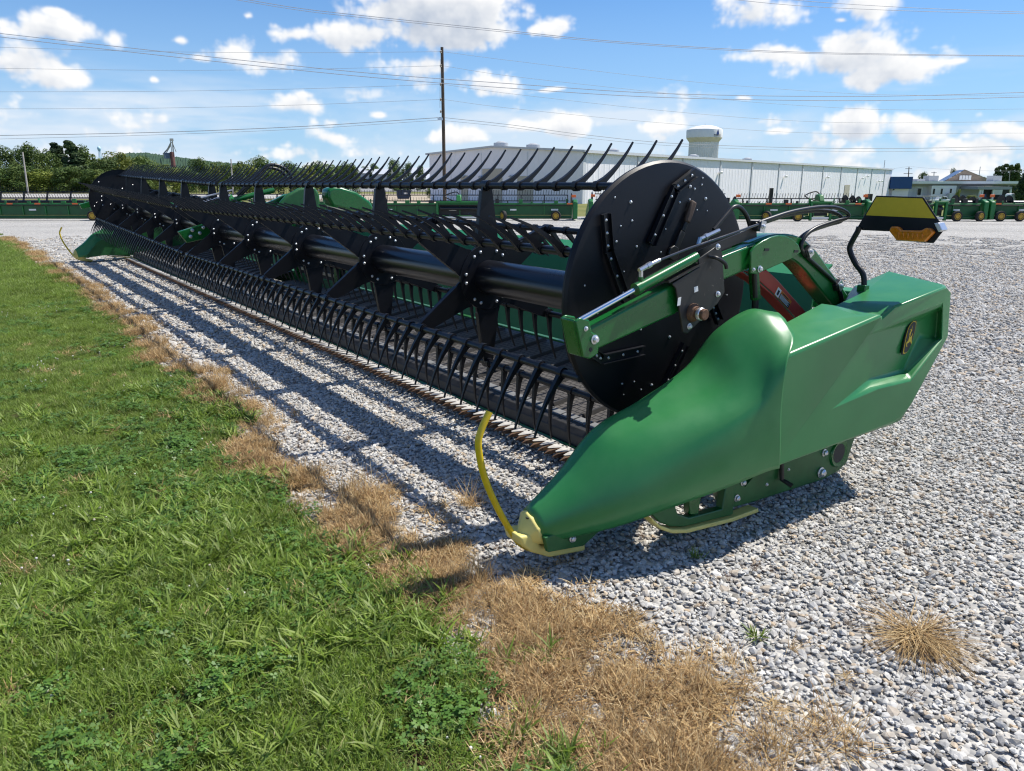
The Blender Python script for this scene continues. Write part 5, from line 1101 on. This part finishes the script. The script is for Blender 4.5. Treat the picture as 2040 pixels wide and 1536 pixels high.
# water towers
def tower():
    d = 262.0; c = far(1397, 365, d); k = d/1528; z = lambda py: far(1397, py, d).z
    t = thing('water_tower', 'white water tower with wide tank rising behind the warehouse', 'water tower', (c.x, c.y, -5), world_children=True)
    n = 96; v = []; f = []; prof = [(27.5, 372), (27.5, 300), (27.2, 284)]; zz = [-5, z(300), z(284)]
    for i in range(3):
        for j in range(n):
            a = 2*math.pi*j/n; r = 28*k*(1 + .022*(1 if j % 2 else -1)); v.append((c.x + r*math.cos(a), c.y + r*math.sin(a), zz[i]))
    MB().add(v, [(i*n+j, i*n+(j+1) % n, (i+1)*n+(j+1) % n, (i+1)*n+j) for i in range(2) for j in range(n)]).build('fluted_shaft', mat('tower_shaft_paint', (0.78, 0.77, 0.74), .5, var=.08, vscale=.3), t, smooth=0)
    MB().lathe([(28*k, z(284)), (34.5*k, z(275)), (34.5*k, z(274))], 48, c=(c.x, c.y, 0)).build('tank_cone', mat('tower_cone_paint', (0.70, 0.66, 0.58), .5, var=.1, vscale=.5), t)
    MB().lathe([(34.5*k, z(275)), (34.8*k, z(260)), (34.2*k, z(258.6))], 64, c=(c.x, c.y, 0)).build('tank', mat('tower_tank_paint', (0.82, 0.81, 0.79), .5, var=.05, vscale=.3), t)
    MB().lathe([(34.3*k, z(258.6)), (27*k, z(254.5)), (16*k, z(251)), (4*k, z(249.6)), (.01, z(249.5))], 64, c=(c.x, c.y, 0)).build('tank_roof', mat('tower_roof_paint', (0.88, 0.86, 0.82), .45), t, smooth=60)
    for dx in (-8, -4, 0): MB().cyl((c.x, c.y, z(250)), (c.x, c.y, z(246)), .06, n=6).build('antenna', M['grey'], t, loc=(-dx*.08, dx*.1, 0))
    # emblem and lettering on the tank, facing the yard at right of centre
    ang = math.atan2(-c.y, -c.x) + R(46)
    ux = Vector((-math.sin(ang), math.cos(ang), 0)); rr = 34.75*k
    def pt(u, zz): a = ang + u/rr; return (c.x + (rr+.05)*math.cos(a), c.y + (rr+.05)*math.sin(a), zz)
    blue = mat('tower_blue', (0.02, 0.06, 0.25), .5); z0 = z(268.5); s = 1.15
    dp = [(0, 1.35), (.16, .95), (.36, .5), (.45, .1), (.36, -.22), (0, -.38), (-.36, -.22), (-.45, .1), (-.36, .5), (-.16, .95)]
    MB().add([pt(u*s, z0 + w*s) for u, w in dp], [tuple(range(10))]).build('drop_emblem', blue, t, smooth=0)
    cu = bpy.data.curves.new('letters', 'FONT'); cu.body = 'MVPU'; cu.size = 1.25; cu.align_x = 'CENTER'; cu.resolution_u = 2
    to = bpy.data.objects.new('tmp', cu); COL.objects.link(to); dg = bpy.context.evaluated_depsgraph_get(); me = bpy.data.meshes.new_from_object(to.evaluated_get(dg)); bpy.data.objects.remove(to)
    for vv in me.vertices: vv.co = pt(vv.co.x, z(274.2) + vv.co.y)
    me.materials.clear(); me.materials.append(M['dark']); link('tower_lettering', me, t)
tower()
def far_tower():
    d = 800.0; c = far(207, 365, d); z = lambda py: far(207, py, d).z; k = d/1528
    m = mat('pale_blue_paint', (0.50, 0.72, 0.82), .5)
    t = thing('water_tower', 'small pale blue round water tower far above the wood', 'water tower', (c.x, c.y, 0), world_children=True)
    MB().lathe([(.3*k, z(302)), (2.6*k, z(299.5)), (3.6*k, z(296)), (2.6*k, z(292.5)), (.3*k, z(291))], 20, c=(c.x, c.y, 0)).build('tank', m, t, smooth=60)
    for i in range(5):
        a = i*1.2566; MB().tube([(c.x + 2.3*k*math.cos(a), c.y + 2.3*k*math.sin(a), z(298)), (c.x + 3.4*k*math.cos(a), c.y + 3.4*k*math.sin(a), 0)], .16, 6).build('leg', m, t)
    MB().tube([(c.x, c.y, z(300)), (c.x, c.y, 0)], .25, 6).build('riser', m, t)
far_tower()
def elevator():
    d = 420.0; P = lambda px, py, dd=d: far(px, py, dd); t = thing('grain_elevator', 'grain elevator tower with slanting spout and red bin on hilltop', 'grain elevator', (*P(346, 365)[:2], 0), world_children=True)
    gm = mat('galvanised_steel', (0.42, 0.41, 0.39), .5, metal=.3); rm = mat('red_bin', (0.13, 0.05, 0.04), .6, var=.2)
    MB().tube([P(343, 279), P(345, 300), P(348, 330)], .3, 6).tube([P(339.5, 280), P(342, 300), P(344, 330)], .2, 6).build('leg_tower', gm, t)
    MB().box((-.8, -.8, 0), (.8, .8, 1.3)).build('head', gm, t, loc=P(342, 281))
    MB().tube([P(341, 283), P(334, 297), P(325, 307)], .35, 6).build('spout', gm, t); MB().tube([P(340, 290), P(330, 307)], .2, 5).tube([P(343, 283), P(351, 303)], .2, 5).tube([P(344, 283), P(347, 312)], .2, 5).build('guy_cable', gm, t)
    c = P(349.5, 365); MB().lathe([(4.3*d/1528, 0), (4.3*d/1528, P(349, 304).z), (1, P(349, 302.5).z)], 18, c=(c.x, c.y, 0)).build('bin', rm, t)
    MB().box((-1.5, -1.5, 0), (1.5, 1.5, 3)).build('bin_house', mat('blue_shed', (0.10, 0.14, 0.22), .6), t, loc=P(334, 316))
elevator()

# low buildings right of the warehouse
M['blue'] = mat('blue_cladding', (0.012, 0.060, 0.20), .5, var=.08, vscale=.5); M['blk'] = mat('white_block_wall', (0.85, 0.84, 0.83), .7, var=.06, vscale=.6); M['gblk'] = mat('grey_block_wall', (0.60, 0.62, 0.65), .7, var=.06, vscale=.6); M['wood'] = mat('weathered_boards', (0.27, 0.21, 0.16), .8, var=.25, vscale=.8); M['broof'] = mat('blue_metal_roof', (0.07, 0.13, 0.26), .4, var=.06)
def block(name, px0, px1, py0, py1, d, m, parent, deep=8.0, **k):
    a = far(px0, py1, d); b = far(px1, py1, d); w = (b-a).length; h = far(px0, py0, d).z - a.z
    q = MB().box((0, 0, 0), (w, deep, h)).build(name, m, parent, loc=(a.x, a.y, a.z), rot=(0, 0, YAW), **k); return q
bb = thing('annex', 'small annex with deep blue fascia at the end of the warehouse', 'building', at(1795, 205), world_children=True)
block('fascia', 1773, 1816, 352, 376, 204, M['blue'], bb, 10); block('wall', 1775, 1807, 376.2, 402, 205, M['blk'], bb, 9); block('recess', 1807.2, 1814, 376.2, 402, 206, M['gblk'], bb, 6); block('lamp', 1780, 1782, 377, 379, 204.6, M['dark'], bb, .3)
of = thing('office', 'low flat-roofed white office block with slanted wall and canopy', 'building', at(1910, 206), world_children=True)
block('roof_edge', 1815, 2034, 361, 366, 204.5, M['white'], of, 22); block('fascia_band', 1816, 2026, 366.1, 369.5, 205.5, mat('grey_fascia', (0.28, 0.28, 0.30), .6), of, 20)
block('wall', 1812, 1854, 369.7, 404, 207, M['gblk'], of, 15); block('door', 1826, 1836, 373, 392, 206.9, M['white'], of, .12); block('door_glass', 1828, 1834, 375.5, 388, 206.7, M['glass'], of, .1)
block('white_wall', 1852, 1901, 369.8, 404, 205, M['blk'], of, 15)
for px in (1860, 1875.5, 1893.5): block('window', px - 1.7, px + 1.7, 376, 386.5, 204.9, M['glass'], of, .2)
block('grey_wall', 1901.2, 1955, 369.8, 404, 206.5, M['gblk'], of, 14); block('bin_store', 1890, 1898, 385, 400, 203, M['gblk'], of, 1.5)
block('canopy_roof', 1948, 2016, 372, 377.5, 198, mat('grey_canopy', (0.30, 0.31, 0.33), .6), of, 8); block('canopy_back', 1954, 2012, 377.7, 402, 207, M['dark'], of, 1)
for px in (1949, 1953, 1975, 2009): block('canopy_post', px, px + 3, 377.7, 402, 198.4, M['white'], of, .5)
for px in (1957, 1961, 2003): block('bollard', px, px + 2, 387, 400, 197, M['blue'], of, .4)
block('canopy_wall', 1978, 1996, 378, 388, 206, M['white'], of, .4)
for a, b, c_, e in ((1827, 1842, 356.5, 363), (1850, 1869, 350, 361), (1978, 1995, 350, 361.5)): block('roof_unit', a, b, c_, e, 210, M['grey'], of, 3)
gb = thing('gabled_house', 'wooden gable with blue metal roof rising behind the office', 'house', at(1925, 222), world_children=True)
G = [far(1882, 361, 222), far(1978, 361, 222), far(1922, 338.5, 222)]; bk = Vector((FWD[0], FWD[1], 0))*16 + Vector((RGT[0], RGT[1], 0))*7
MB().add([tuple(p) for p in G + [G[0] - Vector((0, 0, 6)), G[1] - Vector((0, 0, 6))]], [(0, 3, 4, 1, 2)]).build('gable', M['wood'], gb, smooth=0)
MB().add([tuple(p + Vector((0, 0, .12))) for p in (G[1], G[1] + bk, G[2] + bk, G[2], G[0], G[0] + bk)], [(0, 1, 2, 3), (3, 2, 5, 4)]).build('roof', M['broof'], gb, smooth=0)
for k in (1911, 1917, 1923, 1929): block('attic_window', k, k + 5, 349.5, 358.5, 221.7, M['white'], gb, .15)
# far sheds between the trees and the warehouse
for i, (a, b, t_, e, d, m, lb) in enumerate(((702, 735, 341, 352, 330, M['wtrim'], 'long pale shed roof far left of the utility pole'), (742, 775, 343, 353, 320, M['grey'], 'grey shed beyond the road left of the utility pole'), (805, 850, 341, 354, 300, M['wtrim'], 'white shed beyond the road close to the utility pole'), (800, 852, 354.5, 360, 290, mat('brick_low', (0.20, 0.09, 0.07), .8), 'low brick building beyond the road by the utility pole'))):
    t = thing('shed', lb, 'shed', at((a+b)/2, d), world_children=True); block('wall', a, b, t_ + 4, e + 4, d, m, t, 12); A1 = far(a - 1, t_ + 4, d - 1); w = (far(b + 1, t_ + 4, d) - far(a - 1, t_ + 4, d)).length
    MB().prism([(0, 0), (14, 0), (7, 2.2)], 0, w).build('roof', M['wroof'], t, loc=A1, rot=(0, 0, YAW))

# poles and wires
M['pole'] = mat('creosote_pole', (0.105, 0.075, 0.055), .9, var=.3, vscale=3); M['gpole'] = mat('grey_weathered_pole', (0.40, 0.37, 0.33), .9, var=.2, vscale=3); M['wire'] = mat('aluminium_wire', (0.36, 0.37, 0.39), .6)
def pole(px0, top, px1, bot, d, r, m, label, arms=()):
    a = far(px0, top, d); b = far(px1, bot, d); b.z = min(b.z, -1.5)
    t = thing('utility_pole', label, 'utility pole', (b.x, b.y, b.z), world_children=True)
    MB().tube([b, a], [r, r*.75], 12).build('shaft', m, t, smooth=60); z = a.z
    for dz, w in arms: MB().box((-w, -.06, -.07), (w, .06, .07)).build('crossarm', m, t, loc=(a.x, a.y, z - dz), rot=(0, 0, YAW + .3))
    return t, a
up_, utop = pole(880.5, 94, 886, 405, 66, .16, M['pole'], 'tall dark wooden utility pole rising behind the reel')
for py in (103, 131, 168, 198, 222):
    p = far(878, py, 65.8); MB().lathe([(.02, -.12), (.09, -.08), (.05, 0), (.10, .04), (.02, .12)], 8, c=tuple(p)).build('insulator', M['gpole'], up_)
MB().box((-.22, -.06, -.1), (.22, .06, .1)).build('bracket', M['steel'], up_, loc=far(877, 237, 65.8), rot=(0, 0, YAW)); MB().tube([far(877, 118, 65.8), far(876.5, 215, 65.8)], .018, 5).build('ground_wire', M['wire'], up_)
pole(45, 303, 55, 381, 150, .17, M['gpole'], 'grey pole standing before the wood at far left'); pole(460, 317, 464, 386, 150, .15, M['gpole'], 'pale grey pole amid the trees above the reel tines'); pole(779, 328, 781, 358, 200, .12, M['gpole'], 'thin pole beside the round tree left of the warehouse')
pole(1811, 332, 1811, 360, 230, .16, M['pole'], 'dark pole with two crossarms behind the blue annex', ((.6, 1.2), (2.0, 1.6))); pole(1861, 342, 1862, 360, 240, .14, M['gpole'], 'pale pole with one crossarm behind the office roof', ((.3, 1.0), (1.6, 1.3)))
pole(1763, 319, 1761, 337, 230, .12, M['grey'], 'thin lamp mast beyond the right end of the warehouse roof'); pole(1953, 332, 1952, 345, 240, .12, M['grey'], 'thin lamp mast beside the blue roof of the gabled house'); pole(2012, 340, 2013, 362, 220, .1, M['gpole'], 'slim pale pole before the dark slender trees')
def wire(pts, d0, d1, r, label):
    n = len(pts); P3 = [far(px, py, d0 + (d1-d0)*(px - pts[0][0])/(pts[-1][0]-pts[0][0])) for px, py in pts]
    tag(MB().tube(curve(P3, 6), r*.85, 5).build('power_line', M['wire'], smooth=60), label, 'power line', 'power lines')
wire([(478,-3),(600,17),(750,34),(1020,62),(1220,82),(1520,101),(1800,108),(2045,111)], 40, 40, .017, 'upper line of the pair crossing from top left to right edge')
wire([(455,-3),(600,21),(750,38),(1020,65.5),(1220,85),(1520,103.5),(1800,110),(2045,112)], 40.5, 40.5, .014, 'lower line of the pair crossing from top left to right edge')
wire([(-5,66),(200,89),(500,122),(750,147),(1020,167),(1270,184),(1520,191),(1770,191.5),(2045,184)], 44, 44, .020, 'upper line of the thick pair passing just in front of the utility pole')
wire([(-5,73),(200,97),(500,130),(750,155),(1020,176),(1270,192),(1520,199),(1770,200),(2045,193)], 44.5, 44.5, .020, 'lower line of the thick pair passing just in front of the utility pole')
for i, (le, ri, lb) in enumerate((([(-5,94),(200,100),(400,104),(650,105),(879,103)], [(882,103),(1020,121),(1370,162),(1670,185),(1850,190),(2045,191)], 'highest'), ([(-5,136),(200,139),(400,140),(650,137),(879,131)], [(882,131),(1020,152),(1320,185),(1520,205),(1770,218.5),(2045,217)], 'second highest'), ([(-5,183),(300,182),(600,177),(879,168)], [(882,168),(1020,187),(1370,225),(1670,244),(2045,242)], 'third highest'), ([(-5,217),(300,215.5),(600,209),(879,198)], [(882,198),(1020,216),(1320,245),(1620,265),(2045,265)], 'fourth highest'))):
    wire(le, 66, 66, .014, '%s thin line running left from the utility pole' % lb); wire(ri, 66, 75, .014, '%s thin line running right from the utility pole' % lb)
wire([(-5,270),(300,264),(600,252),(879,234)], 66, 66, .030, 'lowest thick cable running left from the utility pole'); wire([(-5,277),(300,269),(600,257),(879,239)], 66, 66, .016, 'thin line just under the thick cable left of the pole')
wire([(882,234),(1020,249),(1170,269),(1370,287),(1720,296),(2045,291)], 66, 75, .024, 'lowest thick cable running right from the utility pole'); wire([(882,240),(1020,254),(1170,275),(1370,292),(1720,302),(2045,297)], 66, 75, .016, 'thin line just under the thick cable right of the pole')
wire([(1440,-3),(1560,9),(1670,16),(1850,23),(2045,27.5)], 40, 40, .014, 'lower of the two lines in the top right corner'); wire([(1545,-3),(1670,7),(1850,17),(2045,24)], 40.5, 40.5, .014, 'upper of the two lines in the top right corner')
wire([(1775,337),(1811,332),(1860,336),(1950,340),(2045,341)], 228, 228, .035, 'far line strung between the poles behind the office roof')

# vehicles and yard things far off
def truck():
    p = at(1880, 188, .55); t = thing('pickup_truck', 'white double-cab pickup truck parked on the bank below the office', 'pickup truck', p, YAW + R(12)); w = mat('white_car_paint', (0.75, 0.76, 0.78), .25, coat=.5)
    MB().prism([(-2.6, .55), (2.7, .55), (2.75, .95), (1.35, 1.1), (-2.6, 1.15)], -.9, .9, 'y').build('body', w, t, bevel=.06)
    MB().prism([(-1.0, 1.1), (1.35, 1.1), (.75, 1.78), (-.75, 1.82)], -.82, .82, 'y').build('cab', w, t, bevel=.06)
    for s in (-.83, .83):
        MB().prism([(-.75, 1.2), (.05, 1.2), (.05, 1.68), (-.62, 1.7)], s - .01, s + .01, 'y').build('window', M['glass'], t); MB().prism([(.12, 1.2), (1.05, 1.2), (.66, 1.66), (.12, 1.68)], s - .01, s + .01, 'y').build('window', M['glass'], t)
        for x in (-1.75, 1.75):
            o = MB().cyl((0, -.12, 0), (0, .12, 0), .39, n=20).build('wheel', M['tyre'], t, loc=(x, s, .39)); MB().cyl((0, -.13, 0), (0, .13, 0), .22, n=14).build('rim', M['steel'], o)
    MB().prism([(1.38, 1.14), (.80, 1.72), (.83, 1.74), (1.42, 1.15)], -.72, .72, 'y').build('windscreen', M['glass'], t)
    MB().box((2.72, -.8, .5), (2.85, .8, .7)).build('bumper', M['steel'], t)
truck()
def trailer():
    p = at(1858, 182); t = thing('flat_trailer', 'trailer with raised frame standing beside the pickup truck', 'trailer', p, YAW); gm = M['gpole']
    MB().box((-2.2, -1, .6), (2.4, 1, .75)).build('deck', M['dark'], t)
    for x in (-2.1, 0, 2.3): MB().box((x - .05, -.95, .75), (x + .05, -.85, 2.3)).build('post', gm, t)
    MB().box((-2.3, -1, 2.3), (2.6, .9, 2.42)).build('roof_frame', gm, t)
    for x in (-.6, .4): MB().cyl((x, -1.05, .38), (x, -.85, .38), .38, n=16).build('wheel', M['tyre'], t)
trailer()
def camper():
    p = at(2030, 172); t = thing('camper_trailer', 'white camper trailer at the right edge beside the canopy', 'camper', p, YAW)
    MB().prism([(-2.0, .55), (6, .55), (6, 2.9), (-1.7, 2.9), (-2.0, 2.6)], -1.1, 1.1, 'y').build('body', M['white'], t, bevel=.12, seg=3)
    MB().box((-1.98, -1.13, .5), (6, -1.08, .75)).build('skirt', M['dark'], t)
    for x in (-.9, 1.6): MB().box((x, -1.14, 1.5), (x + .65, -1.08, 2.3)).build('window', M['glass'], t, bevel=.02)
    for x in (2.0, 2.9): MB().cyl((x, -1.12, .36), (x, -.9, .36), .36, n=16).build('wheel', M['tyre'], t)
camper()
def dumpster():
    t = thing('dumpster', 'dark blue open dumpster beyond the headers left of the pole', 'dumpster', at(803, 112), YAW + .2); m = mat('dumpster_blue', (0.018, 0.035, 0.075), .55, var=.2, vscale=2)
    o = MB().prism([(-.85, .08), (.75, .08), (1.15, 1.25), (-.95, 1.25), (-.95, .5)], -.7, .7, 'y').build('bin', m, t, bevel=.03)
    MB().box((-1.0, -.78, 1.2), (1.2, -.7, 1.3)).build('rim', m, t); MB().box((-.98, -.7, 1.3), (.3, .7, 1.36)).build('lid', M['dark'], t)
    for x in (-.6, .6): MB().box((x - .08, -.76, .15), (x + .08, -.701, 1.2)).build('rib', m, t)
    MB().box((.0, -.715, .75), (.55, -.702, .98)).build('label_plate', M['white'], t)
dumpster()
def dozer():
    t = thing('yellow_machine', 'small yellow-orange crawler machine beside the utility pole base', 'machine', at(872, 106), YAW + .3); y = mat('machine_yellow', (0.55, 0.26, 0.02), .5, var=.2, vscale=3)
    MB().prism([(-.9, .45), (.8, .45), (.95, .8), (.3, .95), (-.2, 1.1), (-.9, 1.1)], -.5, .5, 'y').build('body', y, t, bevel=.05)
    for s in (-.62, .62): MB().prism([(-1.0, .15), (-.8, .0), (.8, .0), (1.0, .2), (.9, .45), (-.9, .45)], s - .15, s + .15, 'y').build('track', M['tyre'], t, bevel=.05)
    MB().prism([(-.7, 1.1), (-.1, 1.1), (-.15, 1.25), (-.6, 1.6), (-.75, 1.6)], -.3, .3, 'y').build('seat', M['dark'], t, bevel=.04)
    MB().box((.95, -.8, .1), (1.05, .8, .65)).build('blade', y, t, bevel=.02); MB().tube([(.4, 0, .9), (.4, 0, 1.3)], .04, 8).build('stack', M['dark'], t)
dozer()
